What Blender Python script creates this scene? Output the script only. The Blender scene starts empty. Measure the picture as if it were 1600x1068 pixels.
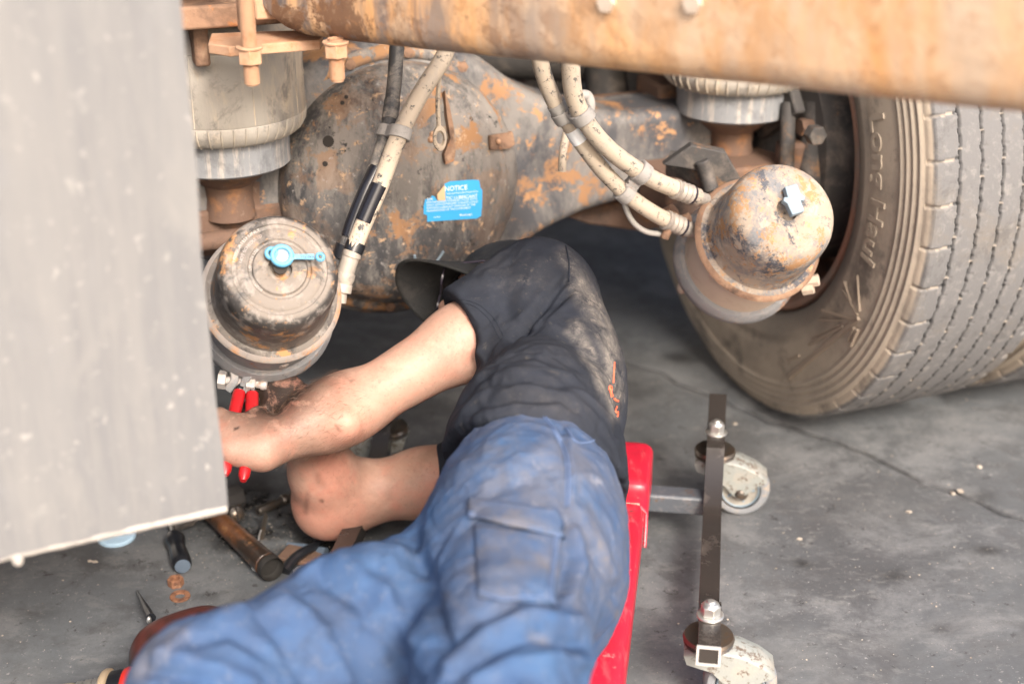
import bpy, bmesh, math, random
import numpy as np
from mathutils import Vector, Matrix
from mathutils.bvhtree import BVHTree

random.seed(7)
rng = np.random.default_rng(7)
SC = bpy.context.scene
COL = SC.collection
rad = math.radians

# ------------------------------------------------------------------ camera
PITCH, CAMH, FPX = rad(24.0), 1.15, 50.0 / 36.0 * 1600.0
cam = bpy.data.cameras.new('camera')
cam.lens = 50.0
cam.sensor_width = 36.0
cam.clip_end = 200.0
cam.clip_start = 0.02
cam.dof.use_dof = True
cam.dof.focus_distance = 1.86
cam.dof.aperture_fstop = 2.4
camo = bpy.data.objects.new('camera', cam)
COL.objects.link(camo)
camo.location = (0, 0, CAMH)
camo.rotation_euler = (rad(90) - PITCH, 0, 0)
SC.camera = camo

# ------------------------------------------------------------------ sky, sun, exposure
SUN_EL, SUN_AZ = rad(38), rad(158)      # azimuth measured clockwise from +Y: behind the camera, to the right
w = bpy.data.worlds.new('World')
SC.world = w
w.use_nodes = True
nt = w.node_tree
bg = nt.nodes['Background']
sky = nt.nodes.new('ShaderNodeTexSky')
sky.sky_type = 'NISHITA'
sky.sun_disc = False
sky.sun_elevation = SUN_EL
sky.sun_rotation = SUN_AZ
sky.air_density = 0.85
sky.dust_density = 6.0
sky.ozone_density = 0.2
nt.links.new(sky.outputs[0], bg.inputs[0])
bg.inputs[1].default_value = 0.145
sl = bpy.data.lights.new('sun', 'SUN')
sl.energy = 1.5
sl.angle = rad(14)
sl.color = (1.0, 0.965, 0.91)
so = bpy.data.objects.new('sun', sl)
COL.objects.link(so)
sd = Vector((math.sin(SUN_AZ) * math.cos(SUN_EL), math.cos(SUN_AZ) * math.cos(SUN_EL), math.sin(SUN_EL)))
so.rotation_euler = sd.to_track_quat('Z', 'Y').to_euler()
so.location = sd * 20
SC.view_settings.view_transform = 'Standard'
SC.view_settings.look = 'None'
SC.view_settings.exposure = 1.50
SC.view_settings.gamma = 1.0
SC.view_settings.use_curve_mapping = False
SC.render.engine = 'CYCLES'
SC.cycles.max_bounces = 8
SC.cycles.use_denoising = True

# ------------------------------------------------------------------ helpers: sight lines used to size things
CP, SP = math.cos(PITCH), math.sin(PITCH)
def raydir(px, py):
    u, v = (px - 800) / FPX, (py - 534) / FPX
    return np.array([u, CP - v * SP, -(SP + v * CP)])
CAMP = np.array([0, 0, CAMH])
def W(px, py, Y):
    d = raydir(px, py)
    return CAMP + d * (Y / d[1])
def G(px, py, z=0.0):
    d = raydir(px, py)
    return CAMP + d * ((z - CAMH) / d[2])
def proj(V):
    V = np.asarray(V, float)
    Z = V[:, 2] - CAMH
    dep = V[:, 1] * CP - Z * SP
    up = Z * CP + V[:, 1] * SP
    return np.stack([800 + FPX * V[:, 0] / dep, 534 - FPX * up / dep], 1)
def A(*x): return np.array(x, float)
def nrm(v):
    v = np.asarray(v, float)
    return v / np.linalg.norm(v)
def frame(axis, hint=(0, 0, 1)):
    z = nrm(axis)
    h = np.asarray(hint, float)
    if abs(np.dot(z, nrm(h))) > 0.98: h = A(1, 0, 0)
    x = nrm(np.cross(h, z)); y = np.cross(z, x)
    return np.stack([x, y, z], 1)
def spline(P, n=8):
    P = [np.asarray(p, float) for p in P]
    P = [2 * P[0] - P[1]] + P + [2 * P[-1] - P[-2]]
    out = []
    for i in range(1, len(P) - 2):
        for k in range(n):
            t = k / n
            a, b, c, d = P[i - 1], P[i], P[i + 1], P[i + 2]
            out.append(0.5 * (2 * b + (c - a) * t + (2 * a - 5 * b + 4 * c - d) * t * t + (3 * b - a - 3 * c + d) * t ** 3))
    out.append(P[-2])
    return np.array(out)

class MB:
    """collects vertices and faces of one mesh"""
    def __init__(s): s.v, s.f = [], []
    def add(s, V, F):
        o = len(s.v)
        s.v.extend([tuple(map(float, p)) for p in V])
        s.f.extend([tuple(int(i) + o for i in f) for f in F])
        return s
    def box(s, c, size, R=None, taper=1.0):
        R = np.eye(3) if R is None else R
        hx, hy, hz = np.array(size) / 2.0
        P = []
        for z, k in ((-hz, 1.0), (hz, taper)):
            P += [(-hx * k, -hy * k, z), (hx * k, -hy * k, z), (hx * k, hy * k, z), (-hx * k, hy * k, z)]
        V = np.asarray(c) + np.array(P) @ R.T
        return s.add(V, [(3, 2, 1, 0), (4, 5, 6, 7), (0, 1, 5, 4), (1, 2, 6, 5), (2, 3, 7, 6), (3, 0, 4, 7)])
    def lathe(s, prof, org, R, n=48, a0=0.0, a1=2 * math.pi):
        full = abs(a1 - a0 - 2 * math.pi) < 1e-6
        m = n if full else n + 1
        th = a0 + (a1 - a0) * np.arange(m) / n
        P = np.array(prof, float)
        V = np.zeros((len(P), m, 3))
        V[:, :, 0] = np.maximum(P[:, :1], 1e-5) * np.cos(th)
        V[:, :, 1] = np.maximum(P[:, :1], 1e-5) * np.sin(th)
        V[:, :, 2] = P[:, 1:2]
        V = np.asarray(org) + V.reshape(-1, 3) @ R.T
        F = []
        for i in range(len(P) - 1):
            for j in range(n):
                k = (j + 1) % m if full else j + 1
                F.append((i * m + j, i * m + k, (i + 1) * m + k, (i + 1) * m + j))
        return s.add(V, F)
    def tube(s, pts, r, n=12, cap=True, flat=None):
        pts = np.array(pts, float)
        r = np.full(len(pts), r) if np.isscalar(r) else np.array(r, float)
        T = np.gradient(pts, axis=0)
        T /= np.linalg.norm(T, axis=1)[:, None] + 1e-12
        x = frame(T[0])[:, 0]
        V = []
        th = 2 * math.pi * np.arange(n) / n
        for i in range(len(pts)):
            x = nrm(x - T[i] * np.dot(x, T[i]))
            y = np.cross(T[i], x)
            V.append(pts[i] + r[i] * (np.cos(th)[:, None] * x + np.sin(th)[:, None] * y))
        V = np.concatenate(V)
        F = []
        for i in range(len(pts) - 1):
            for j in range(n):
                k = (j + 1) % n
                F.append((i * n + j, i * n + k, (i + 1) * n + k, (i + 1) * n + j))
        if cap:
            F.append(tuple(range(n))[::-1])
            F.append(tuple((len(pts) - 1) * n + j for j in range(n)))
        return s.add(V, F)
    def prism(s, poly, org, ex, ey, ez):
        """polygon in the ex, ey plane from org, thickened along the vector ez"""
        org, ex, ey, ez = map(lambda q: np.asarray(q, float), (org, ex, ey, ez))
        B = [org + ex * p[0] + ey * p[1] for p in poly]
        n = len(B)
        F = [tuple(range(n))[::-1], tuple(range(n, 2 * n))]
        for i in range(n):
            j = (i + 1) % n
            F.append((i, j, n + j, n + i))
        return s.add(B + [b + ez for b in B], F)
    def hexa(s, org, axis, r, h, hint=(0, 0, 1)):
        R = frame(axis, hint)
        poly = [(r * math.cos(k * math.pi / 3), r * math.sin(k * math.pi / 3)) for k in range(6)]
        return s.prism(poly, org, R[:, 0], R[:, 1], R[:, 2] * h)
    def ball(s, c, r, n=16, R=None):
        R = np.eye(3) if R is None else R
        rr = (r, r, r) if np.isscalar(r) else r
        pr = [(math.sin(t), -math.cos(t)) for t in np.linspace(0.001, math.pi - 0.001, n // 2 + 1)]
        return s.lathe(pr, c, R @ np.diag(rr), n)

WP = {}
def place(o, parent):
    p = WP[parent.name] if parent is not None else np.zeros(3)
    o.parent = parent
    return p
def obj(name, mb, m, parent=None, sharp=38, bevel=0.0, smooth=True, org=None, subsurf=0, segs=2, split=False):
    if split:                                   # every loose piece becomes an object of its own
        lab = list(range(len(mb.v)))
        def root(i):
            while lab[i] != i:
                lab[i] = lab[lab[i]]; i = lab[i]
            return i
        for f in mb.f:
            r0 = root(f[0])
            for i in f[1:]: lab[root(i)] = r0
        groups = {}
        for f in mb.f: groups.setdefault(root(f[0]), []).append(f)
        last = None
        for g in groups.values():
            ids = sorted({i for f in g for i in f}); mp = {i: k for k, i in enumerate(ids)}
            M = MB().add([mb.v[i] for i in ids], [tuple(mp[i] for i in f) for f in g])
            last = obj(name, M, m, parent, sharp, bevel, smooth, org, subsurf, segs)
        return last
    V = np.array(mb.v, float)
    c = (V.min(0) + V.max(0)) / 2 if org is None else np.asarray(org, float)
    me = bpy.data.meshes.new(name)
    me.from_pydata((V - c).tolist(), [], mb.f)
    me.validate()
    bm = bmesh.new(); bm.from_mesh(me)
    bmesh.ops.recalc_face_normals(bm, faces=bm.faces)
    bm.to_mesh(me); bm.free()
    if smooth:
        me.polygons.foreach_set('use_smooth', [True] * len(me.polygons))
        me.set_sharp_from_angle(angle=rad(sharp))
    me.materials.append(m)
    o = bpy.data.objects.new(name, me)
    COL.objects.link(o)
    o.location = c - place(o, parent)
    WP[o.name] = c
    if bevel:
        b = o.modifiers.new('bevel', 'BEVEL')
        b.width = bevel; b.segments = segs; b.limit_method = 'ANGLE'; b.angle_limit = rad(40)
    if subsurf:
        sb = o.modifiers.new('subsurf', 'SUBSURF'); sb.levels = sb.render_levels = subsurf
    return o
def npobj(name, V, F, m, parent=None, attrs=None, recalc=False):
    """fast path for big quad meshes (numpy arrays), smooth shaded"""
    c = (V.min(0) + V.max(0)) / 2
    me = bpy.data.meshes.new(name)
    n, k = F.shape
    me.vertices.add(len(V)); me.vertices.foreach_set('co', (V - c).astype(np.float32).ravel())
    me.loops.add(n * k); me.loops.foreach_set('vertex_index', F.astype(np.int32).ravel())
    me.polygons.add(n); me.polygons.foreach_set('loop_start', np.arange(0, n * k, k, dtype=np.int32))
    me.update(calc_edges=True)
    me.polygons.foreach_set('use_smooth', [True] * n)
    for an, av in (attrs or {}).items():
        at = me.attributes.new(an, 'FLOAT', 'POINT')
        at.data.foreach_set('value', av.astype(np.float32))
    me.validate()
    me.materials.append(m)
    o = bpy.data.objects.new(name, me)
    COL.objects.link(o)
    o.location = c - place(o, parent)
    WP[o.name] = c
    return o
def thing(name, label, cat, loc, group=None):
    o = bpy.data.objects.new(name, None)
    o.empty_display_size = 0.1
    COL.objects.link(o)
    o.location = loc
    WP[o.name] = np.asarray(loc, float)
    return tag(o, label, cat, group)
def tag(o, label=None, cat=None, group=None, kind=None):
    if label: o['label'] = label
    if cat: o['category'] = cat
    if group: o['group'] = group
    if kind: o['kind'] = kind
    return o
def copy_tree(o, parent=None, shift=(0, 0, 0)):
    c = o.copy(); COL.objects.link(c)
    if parent is not None: c.parent = parent
    c.location = Vector(o.location) + Vector(shift)
    WP[c.name] = WP[o.name] + np.asarray(shift)
    for ch in list(o.children):
        d = copy_tree(ch, c)
    return c

# ------------------------------------------------------------------ text as mesh (flat print, raised letters)
def text_mesh(body, size=1.0, align='LEFT', offset=0.0):
    cu = bpy.data.curves.new('t', 'FONT')
    cu.body = body; cu.size = size; cu.align_x = align; cu.offset = offset; cu.resolution_u = 3
    o = bpy.data.objects.new('t', cu); COL.objects.link(o)
    dg = bpy.context.evaluated_depsgraph_get()
    me = bpy.data.meshes.new_from_object(o.evaluated_get(dg))
    bm = bmesh.new(); bm.from_mesh(me)
    bmesh.ops.triangulate(bm, faces=bm.faces)
    long_ = [e for e in bm.edges if e.calc_length() > 0.25 * size]
    if long_: bmesh.ops.subdivide_edges(bm, edges=long_, cuts=1)
    bmesh.ops.triangulate(bm, faces=bm.faces)
    V = np.array([v.co[:] for v in bm.verts]); F = [tuple(x.index for x in f.verts) for f in bm.faces]
    bm.free()
    bpy.data.objects.remove(o); bpy.data.curves.remove(cu); bpy.data.meshes.remove(me)
    return V, F

# ------------------------------------------------------------------ materials
def mat(name, base, rough=0.65, metal=0.0, layers=(), bump=0.0, bscale=150.0, spec=0.4, coat=0.0, sss=0.0, bstretch=None, vary=0.0, weave=0.0, rough_var=0.0):
    m = bpy.data.materials.new(name)
    m.use_nodes = True
    t = m.node_tree
    b = t.nodes['Principled BSDF']
    N, L = t.nodes.new, t.links.new
    tc = N('ShaderNodeTexCoord')
    def noise(scale, stretch=None, detail=10, distort=0.0, seed=0.0, rg=0.66):
        mp = N('ShaderNodeMapping')
        L(tc.outputs['Object'], mp.inputs[0])
        mp.inputs['Location'].default_value = (seed, seed * 1.7, seed * 0.6)
        if stretch: mp.inputs['Scale'].default_value = stretch
        n = N('ShaderNodeTexNoise')
        n.inputs['Scale'].default_value = scale; n.inputs['Detail'].default_value = detail
        n.inputs['Roughness'].default_value = rg; n.inputs['Distortion'].default_value = distort
        L(mp.outputs[0], n.inputs['Vector'])
        return n.outputs['Fac']
    def mrange(x, lo, hi, a=0.0, c=1.0):
        r = N('ShaderNodeMapRange')
        r.inputs[1].default_value = lo; r.inputs[2].default_value = hi; r.inputs[3].default_value = a; r.inputs[4].default_value = c
        L(x, r.inputs[0]); return r.outputs[0]
    def mul(x, y):
        q = N('ShaderNodeMath'); q.operation = 'MULTIPLY'; L(x, q.inputs[0])
        if isinstance(y, float): q.inputs[1].default_value = y
        else: L(y, q.inputs[1])
        return q.outputs[0]
    cur = None
    rgb = N('ShaderNodeRGB'); rgb.outputs[0].default_value = (*base, 1)
    cur = rgb.outputs[0]
    rcur = None
    if vary:
        f = mrange(noise(9, seed=3.3), 0.3, 0.7, 1 - vary, 1 + vary)
        mx = N('ShaderNodeMix'); mx.data_type = 'RGBA'; mx.blend_type = 'MULTIPLY'; mx.inputs[0].default_value = 1.0
        L(cur, mx.inputs[6]); L(f, mx.inputs[7]); cur = mx.outputs[2]
    height = None
    for i, ly in enumerate(layers):
        col, sc, lo, hi = ly[:4]
        op = ly[4] if len(ly) > 4 else {}
        f = mrange(noise(sc, op.get('stretch'), op.get('detail', 11), op.get('distort', 0.3), 1.37 * i + op.get('seed', 0.0), op.get('rg', 0.72)), lo, hi, 0.0, op.get('amount', 1.0))
        if op.get('attr'):
            at = N('ShaderNodeAttribute'); at.attribute_name = op['attr']
            f = mul(f, at.outputs['Fac'])
        mx = N('ShaderNodeMix'); mx.data_type = 'RGBA'
        L(f, mx.inputs[0]); L(cur, mx.inputs[6]); mx.inputs[7].default_value = (*col, 1)
        cur = mx.outputs[2]
        if 'rough' in op:
            rm = N('ShaderNodeMix'); rm.data_type = 'FLOAT'
            L(f, rm.inputs[0])
            if rcur is None: rm.inputs[2].default_value = rough
            else: L(rcur, rm.inputs[2])
            rm.inputs[3].default_value = op['rough']
            rcur = rm.outputs[0]
        if op.get('h'):
            hh = mul(f, float(op['h']))
            if height is None: height = hh
            else:
                ad = N('ShaderNodeMath'); L(height, ad.inputs[0]); L(hh, ad.inputs[1]); height = ad.outputs[0]
    L(cur, b.inputs['Base Color'])
    if rcur is not None: L(rcur, b.inputs['Roughness'])
    elif rough_var: L(mrange(noise(25, seed=5.1), 0.3, 0.7, max(0.02, rough - rough_var), rough + rough_var), b.inputs['Roughness'])
    else: b.inputs['Roughness'].default_value = rough
    b.inputs['Metallic'].default_value = metal
    b.inputs['Specular IOR Level'].default_value = spec
    if coat:
        b.inputs['Coat Weight'].default_value = coat; b.inputs['Coat Roughness'].default_value = 0.25
    if sss:
        b.inputs['Subsurface Weight'].default_value = sss
        b.inputs['Subsurface Radius'].default_value = (1.0, 0.35, 0.2)
        b.inputs['Subsurface Scale'].default_value = 0.008
    if bump or height is not None or weave:
        hgt = None
        if bump: hgt = mul(noise(bscale, bstretch, 5), 1.0)
        if height is not None:
            if hgt is None: hgt = height
            else:
                ad = N('ShaderNodeMath'); L(hgt, ad.inputs[0]); L(height, ad.inputs[1]); hgt = ad.outputs[0]
        if weave:
            wv = N('ShaderNodeTexWave'); wv.inputs['Scale'].default_value = weave; wv.inputs['Distortion'].default_value = 1.0
            L(tc.outputs['Object'], wv.inputs['Vector'])
            ad = N('ShaderNodeMath'); L(mul(wv.outputs['Fac'], 0.35), ad.inputs[1])
            if hgt is None: ad.inputs[0].default_value = 0.0
            else: L(hgt, ad.inputs[0])
            hgt = ad.outputs[0]
        bp = N('ShaderNodeBump')
        bp.inputs['Strength'].default_value = min(1.0, bump if bump else 0.5)
        bp.inputs['Distance'].default_value = 0.004
        L(hgt, bp.inputs['Height']); L(bp.outputs[0], b.inputs['Normal'])
    return m

RUST = (0.36, 0.15, 0.055); RUSTL = (0.50, 0.25, 0.10); RUSTD = (0.11, 0.045, 0.02)
DUST = (0.42, 0.34, 0.26); DUSTG = (0.30, 0.275, 0.25); BLK = (0.022, 0.022, 0.024)
MT = {}
MT['beam'] = mat('rusty_beam', (0.60, 0.36, 0.185), 0.8, layers=[
    ((0.50, 0.37, 0.26), 3.2, 0.42, 0.60, dict(stretch=(2.2, 2.2, 0.6), rg=.66)), ((0.52, 0.25, 0.085), 5, 0.46, 0.64, dict(stretch=(1.7, 1.7, 0.6), rg=.68, amount=.85)),
    ((0.13, 0.115, 0.115), 4.5, 0.47, 0.55, dict(stretch=(2.8, 2.8, 0.35), seed=4, attr='far', rg=.62)), ((0.17, 0.09, 0.05), 8, 0.52, 0.555, dict(seed=21, h=0.6, attr='far')), ((0.55, 0.39, 0.26), 9, 0.52, 0.66, dict(seed=9)), ((0.34, 0.17, 0.075), 60, 0.55, 0.62, dict(seed=13, amount=.5)), ((0.27, 0.22, 0.19), 3.6, 0.52, 0.58, dict(stretch=(2.6, 2.6, 0.4), seed=33, amount=.8, rg=.66, attr='far'))], bump=0.35, bscale=50)
MT['rust'] = mat('rusty_steel', (0.26, 0.155, 0.10), 0.85, layers=[
    ((0.10, 0.06, 0.042), 14, 0.46, 0.62), ((0.36, 0.24, 0.155), 26, 0.55, 0.68), ((0.36, 0.155, 0.06), 40, 0.57, 0.66, dict(seed=8)), (BLK, 9, 0.62, 0.74, dict(seed=5))], bump=0.4, bscale=120)
MT['rustdark'] = mat('dark_rusty_steel', (0.14, 0.085, 0.06), 0.85, layers=[
    ((0.30, 0.14, 0.06), 12, 0.54, 0.68), ((0.035, 0.03, 0.028), 9, 0.5, 0.7, dict(seed=5)), ((0.30, 0.24, 0.19), 18, 0.6, 0.76)], bump=0.4, bscale=90)
MT['stud'] = mat('pale_rusty_stud', (0.42, 0.255, 0.16), 0.85, layers=[((0.36, 0.16, 0.07), 40, 0.5, 0.7)], bump=0.3, bscale=250)
MT['housing'] = mat('axle_paint', (0.060, 0.060, 0.066), 0.6, layers=[
    ((0.19, 0.175, 0.162), 7, 0.44, 0.60, dict(stretch=(1.5, 1.5, 0.7))), ((0.28, 0.15, 0.075), 12, 0.56, 0.605, dict(h=0.4)), ((0.36, 0.20, 0.10), 34, 0.575, 0.62, dict(seed=2)), ((0.03, 0.03, 0.032), 14, 0.6, 0.7, dict(seed=8))], bump=0.3, bscale=80)
MT['cover'] = mat('dusty_cover_paint', (0.045, 0.046, 0.05), 0.5, layers=[
    ((0.225, 0.20, 0.178), 6.0, 0.42, 0.54, dict(stretch=(1.4, 1.4, 0.7), attr='dust', amount=0.92, rough=0.8, rg=0.8)),
    ((0.25, 0.228, 0.205), 24, 0.49, 0.60, dict(stretch=(1.6, 1.6, 0.5), amount=0.6, rough=0.8, rg=0.82)), ((0.035, 0.034, 0.035), 15, 0.52, 0.61, dict(stretch=(1.5, 1.5, 0.5), seed=31, amount=0.65, rg=0.8)),
    ((0.29, 0.155, 0.075), 19, 0.515, 0.555, dict(attr='rust', h=0.4, rough=0.9)),
    ((0.40, 0.27, 0.17), 55, 0.585, 0.63, dict(seed=3, rough=0.9)),
    ((0.02, 0.02, 0.022), 34, 0.61, 0.65, dict(seed=12)),
    ((0.34, 0.32, 0.30), 95, 0.60, 0.66, dict(seed=7, amount=0.8))], bump=0.25, bscale=140)
MT['chamber'] = mat('worn_black_chamber', (0.040, 0.037, 0.036), 0.38, layers=[
    ((0.185, 0.158, 0.136), 13, 0.38, 0.50, dict(amount=0.97, rough=0.75, attr='worn', rg=0.74)), ((0.38, 0.20, 0.09), 19, 0.545, 0.585, dict(h=0.3, rough=0.9)),
    ((0.28, 0.25, 0.225), 40, 0.52, 0.62, dict(seed=4, amount=0.7, rough=0.8)), ((0.03, 0.029, 0.029), 17, 0.57, 0.63, dict(seed=19, rough=0.4, amount=.7)), ((0.36, 0.23, 0.13), 95, 0.62, 0.67, dict(seed=6, rough=0.9))], bump=0.2, bscale=160)
MT['chamber_tan'] = mat('dusty_rusty_chamber', (0.15, 0.15, 0.155), 0.55, layers=[
    ((0.31, 0.25, 0.195), 12, 0.43, 0.53, dict(rough=0.85, rg=0.78)), ((0.33, 0.185, 0.09), 24, 0.525, 0.565, dict(h=0.4, rough=0.9, rg=0.78)),
    ((0.075, 0.078, 0.09), 16, 0.525, 0.57, dict(seed=3, rg=0.78)), ((0.37, 0.31, 0.25), 55, 0.53, 0.62, dict(seed=6, rough=0.9)), ((0.42, 0.25, 0.13), 110, 0.575, 0.63, dict(seed=16, rough=0.9))], bump=0.3, bscale=140)
MT['ring_rust'] = mat('rusty_ring', (0.27, 0.235, 0.21), 0.75, layers=[((0.44, 0.21, 0.08), 18, 0.5, 0.63), ((0.12, 0.11, 0.11), 16, 0.56, 0.7, dict(seed=3))], bump=0.3, bscale=120)
MT['tan'] = mat('tan_dusty_body', (0.46, 0.37, 0.29), 0.85, layers=[((0.36, 0.28, 0.22), 12, 0.5, 0.7)], bump=0.15, bscale=90)
MT['clamp'] = mat('grey_clamp', (0.22, 0.22, 0.225), 0.55, metal=0.2, layers=[((0.36, 0.32, 0.29), 25, 0.5, 0.65, dict(rough=0.85)), ((0.38, 0.19, 0.10), 30, 0.58, 0.66, dict(rough=0.9)), ((0.05, 0.05, 0.05), 20, 0.6, 0.72, dict(seed=3))], bump=0.3, bscale=140)
MT['boltgrey'] = mat('dusty_bolt', (0.38, 0.35, 0.33), 0.6, metal=0.2, layers=[((0.30, 0.19, 0.13), 60, 0.52, 0.68)], bump=0.2, bscale=200)
MT['bellows'] = mat('dusty_bellows_rubber', (0.33, 0.30, 0.26), 0.85, layers=[
    ((0.45, 0.37, 0.28), 9, 0.47, 0.57, dict(stretch=(1.5, 1.5, 0.4))), ((0.17, 0.155, 0.14), 10, 0.53, 0.60, dict(seed=5, amount=.8)), ((0.30, 0.27, 0.24), 30, 0.5, 0.7, dict(stretch=(3, 3, 0.4)))], bump=0.2, bscale=90)
MT['piston'] = mat('grey_piston_plastic', (0.21, 0.215, 0.225), 0.6, layers=[((0.36, 0.33, 0.30), 22, 0.51, 0.57, dict(stretch=(3, 3, 0.2))), ((0.08, 0.08, 0.085), 9, 0.55, 0.7, dict(seed=4))], bump=0.15)
MT['hose'] = mat('dusty_hose', (0.43, 0.355, 0.275), 0.85, layers=[((0.05, 0.05, 0.05), 26, 0.565, 0.60, dict(rough=0.4)), ((0.36, 0.31, 0.26), 45, 0.5, 0.68, dict(seed=4)), ((0.12, 0.11, 0.10), 120, 0.575, 0.63, dict(seed=6))], bump=0.25, bscale=200)
MT['hosedark'] = mat('dark_hose', (0.05, 0.05, 0.052), 0.5, layers=[((0.27, 0.24, 0.21), 22, 0.46, 0.66, dict(rough=0.85)), ((0.33, 0.28, 0.23), 70, 0.55, 0.7, dict(seed=3, rough=0.85))], bump=0.2)
MT['hoseblack'] = mat('bare_black_hose', (0.012, 0.012, 0.016), 0.25)
MT['fitting'] = mat('hose_fitting', (0.35, 0.31, 0.27), 0.6, metal=0.3, layers=[((0.16, 0.15, 0.14), 45, 0.54, 0.68), ((0.45, 0.39, 0.32), 30, 0.55, 0.7, dict(seed=3, rough=0.85))], bump=0.2)
MT['clip'] = mat('grey_clip_plastic', (0.30, 0.28, 0.26), 0.65, layers=[((0.14, 0.135, 0.13), 40, 0.55, 0.7)], bump=0.15)
MT['tape'] = mat('white_tape', (0.72, 0.72, 0.72), 0.5)
MT['flap'] = mat('mud_flap_rubber', (0.150, 0.150, 0.153), 0.6, layers=[
    ((0.130, 0.130, 0.135), 3.0, 0.40, 0.62, dict(stretch=(2.5, 2.5, 0.5))), ((0.178, 0.174, 0.171), 12, 0.40, 0.68, dict(stretch=(3, 3, 0.3), seed=3)),
    ((0.17, 0.17, 0.175), 18, 0.55, 0.72, dict(seed=5, amount=0.7, stretch=(1.5, 1.5, .6))),
    ((0.235, 0.23, 0.22), 40, 0.66, 0.80, dict(seed=7, detail=2, rg=.5)), ((0.26, 0.25, 0.24), 85, 0.63, 0.76, dict(seed=11, detail=3, rg=.5)), ((0.182, 0.178, 0.174), 14, 0.56, 0.74, dict(seed=17, detail=3, stretch=(1.6, 1.6, .7)))], bump=0.12, bscale=60, spec=0.3)
MT['fliplip'] = mat('flap_edge', (0.29, 0.27, 0.25), 0.8, layers=[((0.45, 0.40, 0.36), 40, 0.5, 0.7)], bump=0.3, bscale=90)
MT['tyre'] = mat('dusty_tyre_rubber', (0.150, 0.132, 0.115), 0.85, layers=[
    ((0.37, 0.31, 0.245), 3.2, 0.28, 0.52, dict(attr='side', amount=0.95)), ((0.130, 0.127, 0.128), 8, 0.30, 0.5, dict(attr='tread')), ((0.09, 0.08, 0.072), 7, 0.52, 0.62, dict(seed=5, amount=0.75, attr='side')),
    ((0.18, 0.172, 0.167), 60, 0.52, 0.66, dict(attr='tread', seed=3)), ((0.09, 0.087, 0.086), 18, 0.54, 0.64, dict(attr='tread', seed=13, amount=.7)), ((0.035, 0.035, 0.037), 2, 0.0, 0.01, dict(attr='groove')),
    ((0.33, 0.285, 0.235), 2, 0.0, 0.01, dict(attr='rib', amount=0.7))], bump=0.2, bscale=180, spec=0.25)
MT['trim'] = mat('raised_tyre_trim', (0.27, 0.215, 0.165), 0.85)
MT['letter'] = mat('raised_tyre_letters', (0.34, 0.285, 0.225), 0.85, layers=[((0.26, 0.21, 0.165), 25, 0.48, 0.6)])
MT['rim'] = mat('brown_rim', (0.24, 0.125, 0.085), 0.6, layers=[((0.17, 0.135, 0.11), 8, 0.45, 0.65), ((0.30, 0.20, 0.13), 12, 0.58, 0.72, dict(seed=4))], bump=0.2)
MT['darksteel'] = mat('dark_steel', (0.05, 0.046, 0.044), 0.7, layers=[((0.17, 0.14, 0.115), 14, 0.5, 0.7), ((0.25, 0.13, 0.06), 12, 0.62, 0.72, dict(seed=4))], bump=0.3)
MT['zinc'] = mat('zinc_steel', (0.62, 0.61, 0.58), 0.35, metal=0.85, layers=[((0.42, 0.38, 0.33), 60, 0.55, 0.7, dict(rough=0.6))])
MT['shaft'] = mat('oily_steel', (0.16, 0.14, 0.12), 0.3, metal=0.8, layers=[((0.22, 0.13, 0.07), 40, 0.5, 0.7)])
MT['crossbar'] = mat('worn_grey_bar', (0.075, 0.085, 0.10), 0.45, layers=[((0.15, 0.15, 0.155), 24, 0.52, 0.62), ((0.10, 0.06, 0.04), 40, 0.58, 0.64)], bump=.1)
MT['blackpaint'] = mat('gloss_black_paint', (0.030, 0.026, 0.024), 0.25, layers=[((0.10, 0.085, 0.075), 14, 0.54, 0.72, dict(rough=0.45)), ((0.35, 0.33, 0.31), 260, 0.70, 0.74, dict(rough=0.7)), ((0.20, 0.07, 0.05), 20, 0.66, 0.72, dict(seed=4, rough=0.7))], bump=0.05, coat=0.4)
MT['railend'] = mat('bare_steel_edge', (0.62, 0.60, 0.58), 0.4, metal=0.4)
MT['hole'] = mat('dark_inside', (0.03, 0.025, 0.022), 0.9)
MT['vinyl'] = mat('red_vinyl', (0.46, 0.013, 0.035), 0.36, layers=[((0.30, 0.012, 0.025), 7, 0.5, 0.7), ((0.50, 0.12, 0.13), 30, 0.54, 0.66, dict(rough=0.6, amount=0.5, stretch=(2, .6, 1))), ((0.10, 0.035, 0.035), 24, 0.60, 0.66, dict(seed=4, amount=.8)), ((0.40, 0.30, 0.28), 60, 0.62, 0.68, dict(seed=14, amount=.6))], bump=0.12, bscale=300, coat=0.15)
MT['caster'] = mat('grey_green_hood', (0.27, 0.285, 0.27), 0.5, metal=0.1, layers=[((0.34, 0.315, 0.275), 26, 0.5, 0.66), ((0.12, 0.09, 0.07), 80, 0.545, 0.60), ((0.25, 0.25, 0.24), 12, 0.55, 0.7, dict(seed=2))], bump=0.2, bscale=200)
MT['castertyre'] = mat('grey_caster_rubber', (0.20, 0.21, 0.225), 0.5, layers=[((0.40, 0.30, 0.19), 18, 0.54, 0.66), ((0.16, 0.16, 0.17), 22, 0.57, 0.7, dict(seed=3))], bump=0.15)
MT['casterhub'] = mat('dirty_caster_hub', (0.28, 0.265, 0.235), 0.6, layers=[((0.14, 0.13, 0.115), 30, 0.5, 0.66)], bump=0.2)
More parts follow.
